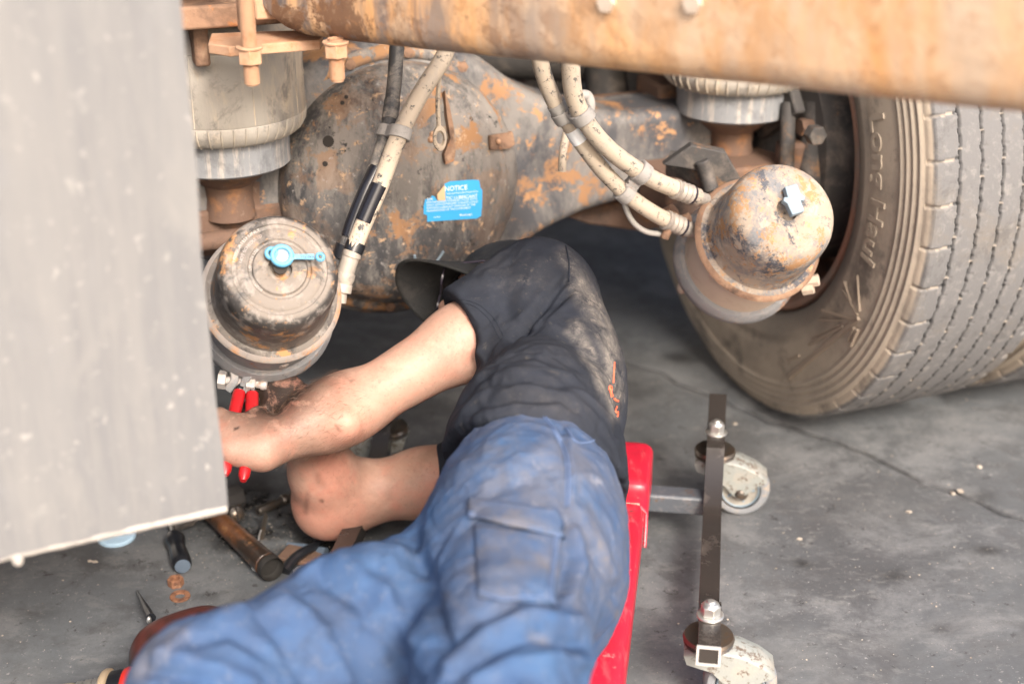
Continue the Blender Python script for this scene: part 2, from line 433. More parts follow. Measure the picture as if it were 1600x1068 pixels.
MT['skin'] = mat('skin', (0.40, 0.245, 0.185), 0.5, layers=[
    ((0.46, 0.20, 0.145), 12, 0.47, 0.60, dict(amount=0.75)), ((0.53, 0.34, 0.26), 22, 0.5, 0.68, dict(amount=0.6, seed=4)), ((0.40, 0.21, 0.15), 60, 0.5, 0.7, dict(amount=0.4, seed=14)), ((0.23, 0.12, 0.085), 46, 0.665, 0.72, dict(amount=0.5, seed=9)), ((0.27, 0.165, 0.125), 8, 0.49, 0.60, dict(amount=0.5, seed=23, rg=.8)), ((0.20, 0.12, 0.09), 170, 0.56, 0.64, dict(amount=0.35, seed=43)),
    ((0.60, 0.22, 0.15), 5, 0.0, 0.3, dict(attr='flush', amount=0.55)), ((0.50, 0.37, 0.29), 60, 0.40, 0.7, dict(attr='dust', amount=0.7)),
    ((0.024, 0.015, 0.0115), 34, 0.24, 0.47, dict(attr='dirt_gaps', amount=1.0))], bump=0.22, bscale=300, sss=0.15, spec=0.35)
MT['shirt'] = mat('charcoal_cotton', (0.018, 0.021, 0.029), 0.9, layers=[((0.026, 0.030, 0.041), 12, 0.45, 0.7), ((0.22, 0.195, 0.17), 26, 0.36, 0.66, dict(attr='dust', rg=.8)), ((0.30, 0.26, 0.22), 70, 0.52, 0.68, dict(attr='dust', seed=9, rg=.8)), ((0.055, 0.052, 0.05), 70, 0.60, 0.66, dict(seed=4))], bump=0.25, bscale=500, spec=0.15, weave=900)
MT['jean'] = mat('blue_work_cotton', (0.038, 0.077, 0.165), 0.85, layers=[((0.047, 0.100, 0.205), 6, 0.45, 0.65), ((0.030, 0.056, 0.115), 9, 0.52, 0.64, dict(seed=5)), ((0.125, 0.120, 0.130), 15, 0.36, 0.58, dict(attr='dust', rg=.8)), ((0.27, 0.27, 0.295), 34, 0.58, 0.68, dict(attr='dust', seed=6, rg=.8)), ((0.13, 0.15, 0.20), 80, 0.55, 0.70, dict(seed=26, amount=.6)), ((0.035, 0.035, 0.045), 13, 0.48, 0.70, dict(attr='grime'))], bump=0.22, bscale=420, spec=0.15, weave=800)
MT['stitch'] = mat('blue_seam_thread', (0.10, 0.15, 0.27), 0.9)
MT['cap'] = mat('dark_cap_cloth', (0.022, 0.024, 0.028), 0.85, layers=[((0.05, 0.048, 0.048), 20, 0.5, 0.7)], bump=0.3, bscale=500, spec=0.2)
MT['capmesh'] = mat('cap_bill_cloth', (0.020, 0.020, 0.020), 0.75, layers=[((0.05, 0.045, 0.042), 20, 0.5, 0.7)], bump=0.3, bscale=400, spec=0.2)
MT['armhair'] = mat('arm_hair', (0.12, 0.07, 0.045), 0.5)
MT['hair'] = mat('dark_hair', (0.05, 0.03, 0.02), 0.6, bump=0.5, bscale=300)
MT['redprint'] = mat('orange_red_print', (0.75, 0.14, 0.07), 0.7)
MT['glassplastic'] = mat('dark_frame_plastic', (0.03, 0.025, 0.035), 0.25)
MT['redgrip'] = mat('red_grip', (0.34, 0.010, 0.013), 0.32, layers=[((0.20, 0.012, 0.014), 40, 0.56, 0.7)], coat=0.2)
MT['wood'] = mat('oily_wood', (0.13, 0.052, 0.022), 0.35, layers=[((0.025, 0.017, 0.013), 9, 0.44, 0.58), ((0.27, 0.14, 0.065), 30, 0.55, 0.68, dict(seed=3))], bump=0.15, coat=0.3)
MT['endgrain'] = mat('dark_wood_end', (0.022, 0.02, 0.018), 0.7, bump=0.4, bscale=90)
MT['toolblack'] = mat('black_tool_plastic', (0.012, 0.013, 0.016), 0.28, coat=0.3)
MT['toolgrey'] = mat('blue_grey_cap', (0.10, 0.13, 0.17), 0.45)
MT['palebl'] = mat('pale_blue_plastic', (0.42, 0.60, 0.76), 0.35)
MT['blueplug'] = mat('blue_plug_plastic', (0.085, 0.27, 0.42), 0.4, layers=[((0.45, 0.58, 0.63), 45, 0.57, 0.68)])
MT['paleplug'] = mat('faded_plug_plastic', (0.20, 0.26, 0.31), 0.5, layers=[((0.25, 0.29, 0.32), 45, 0.52, 0.62)])
MT['whiteprint'] = mat('white_print', (0.85, 0.87, 0.88), 0.6)
MT['sticker'] = mat('blue_sticker', (0.045, 0.34, 0.68), 0.4)
MT['stickback'] = mat('tan_sticker_back', (0.62, 0.42, 0.25), 0.7)
MT['nutrust'] = mat('rusty_nut', (0.26, 0.12, 0.065), 0.8, layers=[((0.12, 0.055, 0.035), 60, 0.48, 0.6), ((0.36, 0.22, 0.14), 90, 0.54, 0.64)], bump=0.3, bscale=300)
MT['maroon'] = mat('dull_red_tool_body', (0.085, 0.026, 0.021), 0.4, layers=[((0.025, 0.016, 0.014), 9, 0.46, 0.60)], coat=0.2)
MT['brightred'] = mat('bright_red_plastic', (0.55, 0.03, 0.02), 0.4)
MT['tanrubber'] = mat('tan_rubber', (0.34, 0.26, 0.17), 0.6, layers=[((0.20, 0.16, 0.11), 40, 0.5, 0.7)])
MT['floor'] = mat('concrete', (0.112, 0.119, 0.126), 0.62, layers=[
    ((0.078, 0.081, 0.085), 1.6, 0.42, 0.58), ((0.158, 0.162, 0.166), 5, 0.49, 0.62, dict(seed=3, stretch=(1.0, 1.2, 1))), ((0.076, 0.077, 0.080), 13, 0.50, 0.62, dict(seed=5, amount=.8)),
    ((0.040, 0.040, 0.041), 40, 0.60, 0.65, dict(seed=8)), ((0.25, 0.245, 0.24), 150, 0.61, 0.65, dict(seed=12, rough=0.8)), ((0.20, 0.20, 0.195), 16, 0.57, 0.66, dict(seed=15, stretch=(0.8, 1.3, 1), amount=0.5)), ((0.19, 0.19, 0.188), 30, 0.575, 0.63, dict(seed=18, stretch=(0.7, 1.3, 1), amount=0.35)), ((0.17, 0.17, 0.168), 3, 0.55, 0.72, dict(seed=28, amount=.6)), ((0.075, 0.077, 0.08), 340, 0.54, 0.64, dict(seed=41, amount=.55)),
    ((0.018, 0.017, 0.017), 18, 0.34, 0.56, dict(attr='oil', rough=0.22)), ((0.30, 0.27, 0.23), 140, 0.60, 0.66, dict(attr='oil', seed=5, rough=0.7))], bump=0.14, bscale=70, spec=0.45)
MT['grit'] = mat('grit', (0.42, 0.37, 0.31), 0.85, layers=[((0.15, 0.12, 0.10), 60, 0.5, 0.6)])
MT['deck'] = mat('truck_underside', (0.05, 0.045, 0.042), 0.85, layers=[((0.14, 0.10, 0.075), 5, 0.5, 0.68)])
MT['screwtip'] = MT['zinc']
MT['wall'] = mat('light_block_plaster', (0.30, 0.29, 0.28), 0.9, layers=[((0.24, 0.235, 0.23), 2, 0.45, 0.65)])

# ------------------------------------------------------------------ floor with its cracked joint
def vnoise(P, seed=0):
    """smooth pseudo-noise: sums of sines, about -1..1"""
    r = np.random.default_rng(seed)
    out = np.zeros(len(P))
    for i in range(7):
        k = r.normal(size=P.shape[1]) * (1 + 0.6 * i)
        out += np.sin(P @ k + r.uniform(0, 6.28)) / (1 + 0.35 * i)
    return out / 2.4
c0 = G(1195, 650); c1 = G(1600, 810)
qd = nrm((c1 - c0)[:2]); pd_ = A(-qd[1], qd[0])
def axis_steps(fine, lo=-1.8, hi=1.8, far=60):
    mid = np.arange(lo, hi, 0.025)
    out = np.geomspace(0.03, far, 26)
    return np.concatenate([(lo - out)[::-1], mid, hi + out])
ps = axis_steps(0)
ps = np.sort(np.concatenate([ps[np.abs(ps) > 0.012], [-0.009, -0.0032, -0.0014, 0.0014, 0.0032, 0.009]]))
qs = axis_steps(0)
qs = np.sort(np.concatenate([qs[np.abs(qs) > 1.8], np.arange(-1.8, 1.8, 0.012)]))
PP, QQ = np.meshgrid(ps, qs, indexing='ij')
jit = 0.010 * vnoise(np.stack([QQ.ravel() * 9, 0 * QQ.ravel()], 1), 3) + 0.005 * vnoise(np.stack([QQ.ravel() * 45, 0 * QQ.ravel()], 1), 4)
jw = np.exp(-(PP.ravel() / 0.15) ** 2)
pj = PP.ravel() + jit * jw
FV = np.zeros((PP.size, 3))
FV[:, :2] = c0[:2] + pj[:, None] * pd_ + QQ.ravel()[:, None] * qd
wid = 1.0 + 0.7 * vnoise(np.stack([QQ.ravel() * 20, 0 * QQ.ravel()], 1), 5)
FV[:, 2] = np.where(np.abs(PP.ravel()) < 0.0016, -0.010 * np.clip(wid, 0.25, 2), np.where(np.abs(PP.ravel()) < 0.0035, -0.0015, 0.0))
chip = np.exp(-(np.abs(PP.ravel()) / 0.012) ** 2) * (np.abs(FV[:, 0] - G(1500, 770)[0]) < 0.05)
FV[:, 2] -= 0.003 * chip
np_, nq_ = PP.shape
I = np.arange(np_ * nq_).reshape(np_, nq_)
FF = np.stack([I[:-1, :-1], I[1:, :-1], I[1:, 1:], I[:-1, 1:]], -1).reshape(-1, 4)
def spot(V, c, rx, ry=None):
    ry = ry or rx
    return np.exp(-(((V[:, 0] - c[0]) / rx) ** 2 + ((V[:, 1] - c[1]) / ry) ** 2))
oil = np.clip(spot(FV, G(425, 815), .10, .10) + spot(FV, G(470, 850), .09, .07) + 0.8 * spot(FV, G(360, 790), .08, .10) + .5 * spot(FV, G(1530, 775), .03, .02), 0, 1)
oil = np.maximum(oil, .75 * np.exp(-(PP.ravel() / .005) ** 2) * (np.abs(QQ.ravel()) < 3))
for sx_, sy_, sr_ in ((166, 978, .016), (105, 1002, .013), (140, 887, .010), (175, 1040, .012), (1250, 880, .02), (1060, 930, .014), (1400, 900, .03), (1330, 1000, .012), (1480, 980, .016), (1200, 640, .02), (1060, 560, .05), (60, 960, .02), (330, 930, .012), (1540, 860, .02)):
    oil = np.maximum(oil, .8 * spot(FV, G(sx_, sy_), sr_, sr_ * .6))
fl = npobj('floor', FV, FF, MT['floor'], attrs=dict(oil=oil))
tag(fl, 'dark grey concrete workshop floor with a jagged crack', kind='structure')
# loose grit, chips and flakes
mb = MB()
def flake(x, y, s):
    n = random.choice((4, 5, 6)); a0 = random.uniform(0, 6.28); hh = s * random.uniform(.15, .5)
    poly = [(s * random.uniform(.5, 1) * math.cos(a0 + 6.28 * k / n), s * random.uniform(.35, .9) * math.sin(a0 + 6.28 * k / n)) for k in range(n)]
    mb.prism(poly, (x, y, 0.0003), (1, 0, 0), (0, 1, random.uniform(-.2, .2)), (0, 0, hh))
for i in range(420):
    px, py = random.uniform(0, 1600), random.uniform(560, 1068)
    g = G(px, py); flake(g[0], g[1], random.choice((.0007, .001, .001, .0014, .002)))
for i in range(420):
    g = G(random.gauss(400, 70), random.gauss(840, 32)); flake(g[0], g[1], random.choice((.0006, .0008, .001, .0014)))
for px, py, s in ((1148, 662, .006), (1105, 733, .006), (1127, 665, .004), (1530, 730, .006), (1500, 768, .008), (1488, 771, .006), (1420, 800, .006), (148, 878, .006), (140, 877, .005), (1250, 842, .005)):
    g = G(px, py); flake(g[0], g[1], s)
tag(obj('grit', mb, MT['grit'], sharp=10), 'pale grit and paint chips scattered over the concrete', kind='stuff')

# ------------------------------------------------------------------ the truck
AX = nrm(A(math.cos(rad(21)), math.sin(rad(21)), 0))     # along the axle, to the right and away
LO = A(-AX[1], AX[0], 0)                                 # along the truck, away
UP = A(0, 0, 1)
WC = A(.4222, 2.350, .473)                               # inner shoulder circle of the right-hand tyre
O = A(-.195, 2.350 - (.4222 + .195) * AX[1] / AX[0] + .02, .49)
RW = np.stack([LO, UP, AX], 1)                           # wheel frame: turns in LO/UP, axis AX
if np.linalg.det(RW) < 0: RW[:, 0] *= -1
truck = thing('truck', 'rusty rear axle and chassis of a parked heavy truck, seen from underneath behind the mechanic', 'truck', (O[0], O[1], 0))

# wheel > tyre, lettering
def tyre(parent):
    RT = .473
    s_side = [(.262, .055), (.272, .036), (.282, .026), (.289, .016), (.293, .006), (.297, -.001), (.3, -.0015), (.304, -.0045), (.322, -.0105), (.330, -.0125), (.334, -.0105), (.345, -.013), (.36, -.0135), (.375, -.013), (.392, -.0115), (.400, -.0105)]
    rr = np.linspace(.402, .462, 44)
    for r in rr:
        u = (r - .408) / .012
        ridge = 0.0032 * (1 - abs(2 * (u - math.floor(u)) - 1)) if 0 < u < 4 else 0
        s_side.append((r, -.010 + .012 * ((r - .40) / .062) ** 1.6 - ridge))
    s_side += [(.466, .0045), (.4695, .007)]
    tr = np.arange(.0085, .2565, .00165)
    prof = s_side + [(RT + .0018 * math.sin(math.pi * t / .265) - .0015 * max(0, 1 - t / .014) ** 2, t) for t in tr]
    tail = [(r, .265 - s) for r, s in s_side[::-1] if r < .45 or r > .4655]
    prof += [p for p in tail[::2]] + [tail[-1]]
    P = np.array(prof); n = 1320
    th = 2 * math.pi * np.arange(n) / n
    R_ = np.repeat(P[:, :1], n, 1); S_ = np.repeat(P[:, 1:], n, 1); T_ = np.repeat(th[None], len(P), 0)
    groove = np.zeros_like(R_); rib = np.zeros_like(R_)
    tread = ((S_ > .0068) & (S_ < .2565) & (R_ > .46)).astype(float)
    for gi, gs in enumerate((.046, .083, .120, .157, .194, .226)):
        c = gs + .0010 * np.sin(T_ * 92 + gi * 1.3) + .0006 * np.sin(T_ * 211 + gi)
        groove = np.maximum(groove, (np.abs(S_ - c) < .0021) * tread)
        stone = ((np.sin(T_ * 46 + gi * 2.1) > .996) & (np.abs(S_ - c) < .0034)) * tread
        rib = np.maximum(rib, stone); groove = groove * (1 - stone)
    NS = 46
    ph = (T_ * NS / (2 * math.pi)) % 1.0
    dph = np.abs(ph - .5) * (2 * math.pi / NS) * RT            # metres along the tread from the notch
    notch = ((S_ > -.002) & (S_ < .018) & (R_ > .458)) * np.clip(1 - dph / (.0036 * np.clip(1.2 - S_ / .022, .2, 1.3)), 0, 1)
    sipe = ((S_ >= .018) & (S_ < .046)) * tread * (np.abs(ph - .5 + (S_ - .02) * 2.0) * (2 * math.pi / NS) * RT < .0021)
    far = (S_ > .21) & (R_ > .458)
    notch = np.maximum(notch, ((S_ > .243)) * (R_ > .458) * np.clip(1 - dph / .0055, 0, 1))
    fine = ((np.abs((T_ * NS * 2 / (2 * math.pi)) % 1.0 - .5) < .02) & (tread > 0) & (S_ > .05) & (np.abs(((S_ - .046) % .037) - .004) < .006))
    dR = -.0065 * groove - .010 * np.clip(notch * 1.2, 0, 1) * .7 - .0025 * sipe + .0006 * rib - .0016 * fine
    dR += .0007 * np.sin(T_ * 31 + S_ * 40) * tread * (S_ < .02)
    # rays of raised trim low on the sidewall
    dS = np.zeros_like(S_)
    side = ((R_ < .47) & (S_ < .01)).astype(float)
    Rr = R_ + dR
    V = np.stack([Rr * np.cos(T_), Rr * np.sin(T_), S_ + dS], -1).reshape(-1, 3)
    V = WC + V @ RW.T
    m = len(P)
    I = np.arange(m * n).reshape(m, n); J = np.roll(I, -1, 1)
    F = np.stack([I[:-1], J[:-1], J[1:], I[1:]], -1).reshape(-1, 4)
    rib = np.maximum(rib, np.clip(notch * 2, 0, 1) * (dph < .003) * .55)
    rib = np.maximum(rib, sipe * (S_ < .038))
    rg = side * ((R_ > .408) & (R_ < .456)) * (np.abs(((R_ - .408) / .012) % 1.0 - .5) < .22) * .8
    rib = np.maximum(rib, rg)
    dark = side * ((R_ < .40) & (R_ < .345)) * .5
    sidew = side * np.clip((R_ - .29) / .06, .05, 1.0)
    return npobj('tyre', V, F, MT['tyre'], parent, attrs=dict(side=sidew.ravel(), tread=tread.ravel(), groove=np.clip(groove + .8 * sipe * (S_ >= .038), 0, 1).ravel(), rib=rib.ravel()))
mb = MB()
mb.lathe([(.282, .030), (.288, .020), (.2885, .010), (.285, .004), (.278, .003), (.272, .008), (.268, .018), (.262, .022), (.258, .034), (.256, .045), (.250, .05), (.247, .065), (.249, .08), (.243, .09), (.240, .14), (.236, .17), (.16, .18), (.10, .185), (.10, .19)], WC, RW, 96)
wheel = obj('wheel', mb, MT['rim'], truck, 50)
tyre(wheel)
def ring_text(body, r0, th0, size, s0, height, stretch=1.0):
    """raised letters bent round the sidewall: tops outward, reading clockwise as seen from the inner side"""
    V, F = text_mesh(body, size)
    M = MB()
    n = len(V)
    out = []
    for lvl in (0.0, 1.0):
        for x, y, z in V:
            r = r0 + y; a = th0 - x * stretch / r0
            s = s0 - height * lvl
            out.append(WC + RW @ A(r * math.cos(a), r * math.sin(a), s))
    edges = {}
    for f in F:
        for i in range(3):
            e = (f[i], f[(i + 1) % 3]); edges[e] = 1
    Fs = [tuple(i + n for i in f) for f in F]
    for (a, b) in edges:
        if (b, a) not in edges: Fs.append((a, b, b + n, a + n))
    M.add(out, Fs)
    return M
def th_of(P):
    q = RW.T @ (np.asarray(P) - WC)
    return math.atan2(q[1], q[0]), math.hypot(q[0], q[1])
_pa = WC + RW @ A(.36, 0, 0); 
near_th = math.pi if proj([WC + RW @ A(-.4, 0, 0)])[0, 0] > proj([WC + RW @ A(.4, 0, 0)])[0, 0] else 0.0
sgn = 1.0 if proj([WC + RW @ A(.36 * math.cos(near_th + .3), .36 * math.sin(near_th + .3), 0)])[0, 1] > proj([WC + RW @ A(.36 * math.cos(near_th), .36 * math.sin(near_th), 0)])[0, 1] else -1.0
# text must run downwards in the picture on the near side
def ring_text_down(body, r0, th0, size, s0, height, stretch=1.0, bold=0.0):
    V, F = text_mesh(body, size, offset=bold)
    M = MB(); n = len(V); out = []
    for lvl in (0.0, 1.0):
        for x, y, z in V:
            r = r0 + y; a = th0 + sgn * x * stretch / r0
            out.append(WC + RW @ A(r * math.cos(a), r * math.sin(a), s0 - height * lvl))
    es = set()
    for f in F:
        for i in range(3): es.add((f[i], f[(i + 1) % 3]))
    Fs = [tuple(i + n for i in f) for f in F]
    for (a, b) in es:
        if (b, a) not in es: Fs.append((a, b, b + n, a + n))
    return M.add(out, Fs)
up_th = near_th - sgn * .40
obj('raised_lettering', ring_text_down('Long Haul', .349, near_th - sgn * .39, .049, -.0115, .0035, 1.10, .0009), MT['letter'], wheel, 30)
# raised trim lines on the lower sidewall
mb = MB()
def polar(r, a, s=-.0142): return WC + RW @ A(r * math.cos(a), r * math.sin(a), s)
def sidepx(px, py):
    d = raydir(px, py); s = -.013
    t = (np.dot(WC + AX * s - CAMP, AX)) / np.dot(d, AX)
    return CAMP + d * t
def strip(p, q, w, h=.003):
    p, q = sidepx(*p), sidepx(*q)
    d = nrm(q - p); n = np.cross(AX, d)
    mb.prism([(0, -w), (np.linalg.norm(q - p), -w), (np.linalg.norm(q - p), w), (0, w)], p + AX * .004, d, n, -AX * (h + .004))
for p, q, wd in (((1342, 497), (1232, 590), .0035), ((1340, 500), (1285, 485), .0022), ((1340, 500), (1280, 500), .0016), ((1318, 510), (1265, 538), .0018), ((1312, 508), (1270, 528), .0009),
                 ((1344, 486), (1341, 430), .001), ((1330, 470), (1320, 440), .0016), ((1341, 492), (1318, 452), .001), ((1250, 555), (1232, 562), .002),
                 ((1341, 515), (1330, 540), .002), ((1335, 512), (1326, 533), .002)):
    strip(p, q, wd)
obj('sidewall_trim', mb, MT['trim'], wheel, 20, split=True)
outer = copy_tree(wheel, truck, AX * .325)
for sh, lb in ((-AX * 1.62, 'inner twin wheel at the far left behind the mud flap'), (-AX * 1.945, 'outer twin wheel at the far left behind the mud flap'), (LO * 1.34, 'unseen inner twin wheel of an added axle forward, blocking side light'), (LO * 1.34 + AX * .325, 'unseen outer twin wheel of an added axle forward, blocking side light')):  # the forward axle's wheels are unseen, added to block light from the side
    copy_tree(wheel, truck, sh)['label'] = lb
outer['label'] = 'outer twin wheel behind the big tyre'
wheel['label'] = 'big dusty inner twin wheel with Long Haul on its tyre'

# brake gear inside the wheel
mb = MB()
mb.lathe([(.0, -.055), (.075, -.055), (.085, -.05), (.16, -.03), (.205, -.02), (.21, .0), (.21, .16), (.0, .16)], WC + AX * .02, RW, 64)
drum = obj('brake_drum', mb, MT['darksteel'], truck)
for k in range(10):
    a = .2 + k * 2 * math.pi / 10
    obj('drum_bolt', MB().hexa(WC + RW @ A(.175 * math.cos(a), .175 * math.sin(a), -.005), -AX, .014, .022), MT['rustdark'], drum, 25)
mb = MB()
for k in range(5):
    a = .9 + k * 2 * math.pi / 5
    mb.prism([(-.02, .07), (.02, .07), (.03, .2), (-.03, .2)], WC - AX * .045, RW @ A(math.cos(a), math.sin(a), 0), RW @ A(-math.sin(a), math.cos(a), 0), AX * .02)
obj('brake_spider', mb, MT['darksteel'], drum, bevel=.004)

# ---- distance field tools (used for the axle housing, the person and the clothes)
class Field:
    def __init__(s, lo, hi, h):
        s.lo, s.h = np.array(lo, float), h
        s.n = np.ceil((np.array(hi) - s.lo) / h).astype(int) + 1
        s.F = np.full(s.n, 1.0, np.float32)
    def grid(s, lo, hi):
        a = np.clip(np.floor((np.array(lo) - s.lo) / s.h).astype(int), 0, s.n)
        b = np.clip(np.ceil((np.array(hi) - s.lo) / s.h).astype(int) + 1, 0, s.n)
        if np.any(b <= a): return None, None
        ax = [np.float32(s.lo[i] + s.h * np.arange(a[i], b[i])) for i in range(3)]
        return tuple(slice(a[i], b[i]) for i in range(3)), np.meshgrid(*ax, indexing='ij')
    def put(s, fn, lo, hi, k, cut=False):
        sl, X = s.grid(lo, hi)
        if sl is None: return
        d = fn(*X).astype(np.float32)
        a = s.F[sl]
        if cut:
            d = -d
            hh = np.maximum(k - np.abs(a - d), 0) / k
            s.F[sl] = np.maximum(a, d) + hh * hh * k * .25
        else:
            hh = np.maximum(k - np.abs(a - d), 0) / k
            s.F[sl] = np.minimum(a, d) - hh * hh * k * .25
    def cone(s, a, b, r1, r2, k=.02, flat=None, cut=False):
        """tapered limb from a to b; flat = (unit vector, factor) widens (>1) or narrows the section along that vector"""
        a, b = np.asarray(a, float), np.asarray(b, float)
        ba = b - a; L2 = float(ba @ ba) + 1e-9
        m = max(r1, r2) * (max(1.0, flat[1]) if flat else 1) + k + 3 * s.h
        def fn(X, Y, Z):
            px, py, pz = X - a[0], Y - a[1], Z - a[2]
            t = np.clip((px * ba[0] + py * ba[1] + pz * ba[2]) / L2, 0, 1)
            px, py, pz = px - t * ba[0], py - t * ba[1], pz - t * ba[2]
            q = 1.0
            if flat:
                u, f = flat
                du = px * u[0] + py * u[1] + pz * u[2]
                g = 1.0 / f - 1.0
                px, py, pz = px + g * du * u[0], py + g * du * u[1], pz + g * du * u[2]
                q = min(1.0, f)
            return (np.sqrt(px * px + py * py + pz * pz) - (r1 + (r2 - r1) * t)) * q
        s.put(fn, np.minimum(a, b) - m, np.maximum(a, b) + m, k, cut)
    def ell(s, c, R, rr, k=.02, cut=False):
        c = np.asarray(c, float); rr = np.asarray(rr, float); m = rr.max() + k + 3 * s.h
        def fn(X, Y, Z):
            q = np.stack([X - c[0], Y - c[1], Z - c[2]], -1) @ R
            k0 = np.sqrt((q / rr) ** 2 @ np.ones(3)); k1 = np.sqrt((q / rr ** 2) ** 2 @ np.ones(3)) + 1e-9
            return k0 * (k0 - 1) / k1
        s.put(fn, c - m, c + m, k, cut)
    def plane_cut(s, p, n, k=.004):
        """removes what lies on the side the normal points to"""
        n = nrm(n); sl, X = s.grid(s.lo, s.lo + s.n * s.h)
        d = (X[0] - p[0]) * n[0] + (X[1] - p[1]) * n[1] + (X[2] - p[2]) * n[2]
        s.F = np.maximum(s.F, d.astype(np.float32))
    def mesh(s):
        F = s.F; o, h = s.lo, s.h
        S = F < 0
        c = np.zeros(np.array(F.shape) - 1, np.uint8)
        for i in (0, 1):
            for j in (0, 1):
                for k in (0, 1):
                    c += S[i:F.shape[0] - 1 + i, j:F.shape[1] - 1 + j, k:F.shape[2] - 1 + k]
        act = (c > 0) & (c < 8)
        ii = np.argwhere(act)
        idx = np.full(act.shape, -1, np.int64); idx[act] = np.arange(len(ii))
        pos = np.zeros((len(ii), 3)); cnt = np.zeros(len(ii))
        cor = [A(i, j, k).astype(int) for i in (0, 1) for j in (0, 1) for k in (0, 1)]
        for x in range(8):
            for y in range(x + 1, 8):
                if np.abs(cor[x] - cor[y]).sum() != 1: continue
                pa, pb = ii + cor[x], ii + cor[y]
                fa, fb = F[pa[:, 0], pa[:, 1], pa[:, 2]], F[pb[:, 0], pb[:, 1], pb[:, 2]]
                m = (fa < 0) != (fb < 0)
                t = fa[m] / (fa[m] - fb[m])
                pos[m] += cor[x] + t[:, None] * (cor[y] - cor[x]); cnt[m] += 1
        V = o + h * (ii + pos / cnt[:, None])
        faces = []
        for axs in range(3):
            u, v = (axs + 1) % 3, (axs + 2) % 3
            a = [slice(None)] * 3; b = [slice(None)] * 3
            a[axs] = slice(0, -1); b[axs] = slice(1, None)
            for q in (u, v):
                a[q] = slice(1, -1); b[q] = slice(1, -1)
            sa, sb = S[tuple(a)], S[tuple(b)]
            e = np.argwhere(sa != sb)
            if not len(e): continue
            flip = sa[e[:, 0], e[:, 1], e[:, 2]]
            e[:, u] += 1; e[:, v] += 1
            def cell(du, dv):
                q = e.copy(); q[:, u] -= du; q[:, v] -= dv
                return idx[q[:, 0], q[:, 1], q[:, 2]]
            f = np.stack([cell(1, 1), cell(0, 1), cell(0, 0), cell(1, 0)], 1)
            f[~flip] = f[~flip][:, ::-1]
            faces.append(f)
        return V, np.concatenate(faces)
def vnormals(V, F):
    n = np.cross(V[F[:, 2]] - V[F[:, 0]], V[F[:, 3]] - V[F[:, 1]])
    N = np.zeros_like(V)
    for i in range(4): np.add.at(N, F[:, i], n)
    return N / (np.linalg.norm(N, axis=1)[:, None] + 1e-12)
def relax(V, F, it=2, lam=.5):
    for _ in range(it):
        S = np.zeros_like(V); C = np.zeros(len(V))
        for i in range(4):
            for j in (1, 3):
                np.add.at(S, F[:, i], V[F[:, (i + j) % 4]]); np.add.at(C, F[:, i], 1)
        V = V + lam * (S / C[:, None] - V)
    return V
def bvh_of(V, F): return BVHTree.FromPolygons([Vector(p) for p in V], [tuple(int(i) for i in f) for f in F])
LAST = [1.9]
def hit(bvh, px, py, off=0.0, fallback=True):
    d = Vector(raydir(px, py)).normalized()
    loc, nor, i, dist = bvh.ray_cast(Vector(CAMP), d)
    if loc is None:
        if not fallback: return None
        loc, nor, i, dist = bvh.find_nearest(Vector(CAMP) + d * LAST[0])
        return np.array(loc + (nor if nor.dot(d) < 0 else -nor) * off)
    LAST[0] = dist
    if nor.dot(d) > 0: nor = -nor
    return np.array(loc + nor * off)
def drape(bvh, pts, off=0.0, n=8):
    """a line laid over a surface"""
    out = []
    for p in spline([A(*p, 0) for p in pts], n):
        q = hit(bvh, p[0], p[1], off, False)
        if q is not None: out.append(q)
    return np.array(out)
def drape_text(bvh, M, body, p0, ex, ey, off, size=1.0):
    V, F = text_mesh(body, size)
    out = []
    for x, y, z in V:
        q = hit(bvh, p0[0] + ex[0] * x + ey[0] * y, p0[1] + ex[1] * x + ey[1] * y, off)
        if q is None: return
        out.append(q)
    M.add(out, F)

# ---- axle housing in its own frame (AX, LO, UP)
RA = np.stack([AX, LO, UP], 1)
h = .0065
fd = Field((-.62, -.15, -.27), (.62, .15, .27), h)
def rounddisc(r, hy, e):
    def fn(X, Y, Z):
        a = np.sqrt(X * X + Z * Z) - (r - e); b = np.abs(Y) - (hy - e)
        return np.sqrt(np.maximum(a, 0) ** 2 + np.maximum(b, 0) ** 2) + np.minimum(np.maximum(a, b), 0) - e
    return fn
fd.put(rounddisc(.222, .055, .022), (-.26, -.1, -.26), (.26, .1, .26), .01)
def arms(X, Y, Z):
    x = np.abs(X)
    hz = np.interp(x, [0, .12, .19, .25, .31, .38, .7], [.19, .178, .135, .105, .085, .074, .072])
    hy = np.interp(x, [0, .2, .4, .7], [.06, .066, .066, .066])
    a, b, e = np.abs(Z + .0) - (hz - .02), np.abs(Y) - (hy - .02), .02
    return np.sqrt(np.maximum(a, 0) ** 2 + np.maximum(b, 0) ** 2) + np.minimum(np.maximum(a, b), 0) - e
fd.put(arms, (-.62, -.15, -.27), (.6, .15, .27), .03)
fd.plane_cut((.575, 0, 0), (1, 0, 0)); fd.plane_cut((-.6, 0, 0), (-1, 0, 0))
Vh, Fh = fd.mesh()
Vh = relax(Vh, Fh, 2)
Vh = O + Vh @ RA.T
housing = npobj('axle_housing', Vh, Fh, MT['housing'], truck)
housing['label'] = 'rusty banjo axle housing with its arms'
RD = frame(-LO, UP)
mb = MB()
mb.lathe([(.206, .030), (.212, .046), (.210, .058), (.200, .066), (.192, .064), (.189, .058), (.1875, .060), (.187, .072), (.184, .088), (.177, .104), (.164, .120), (.145, .133), (.115, .143), (.075, .149), (.03, .1515), (.001, .152)], O, RD, 128)
Vc = np.array(mb.v); Fc = np.array([f for f in mb.f])
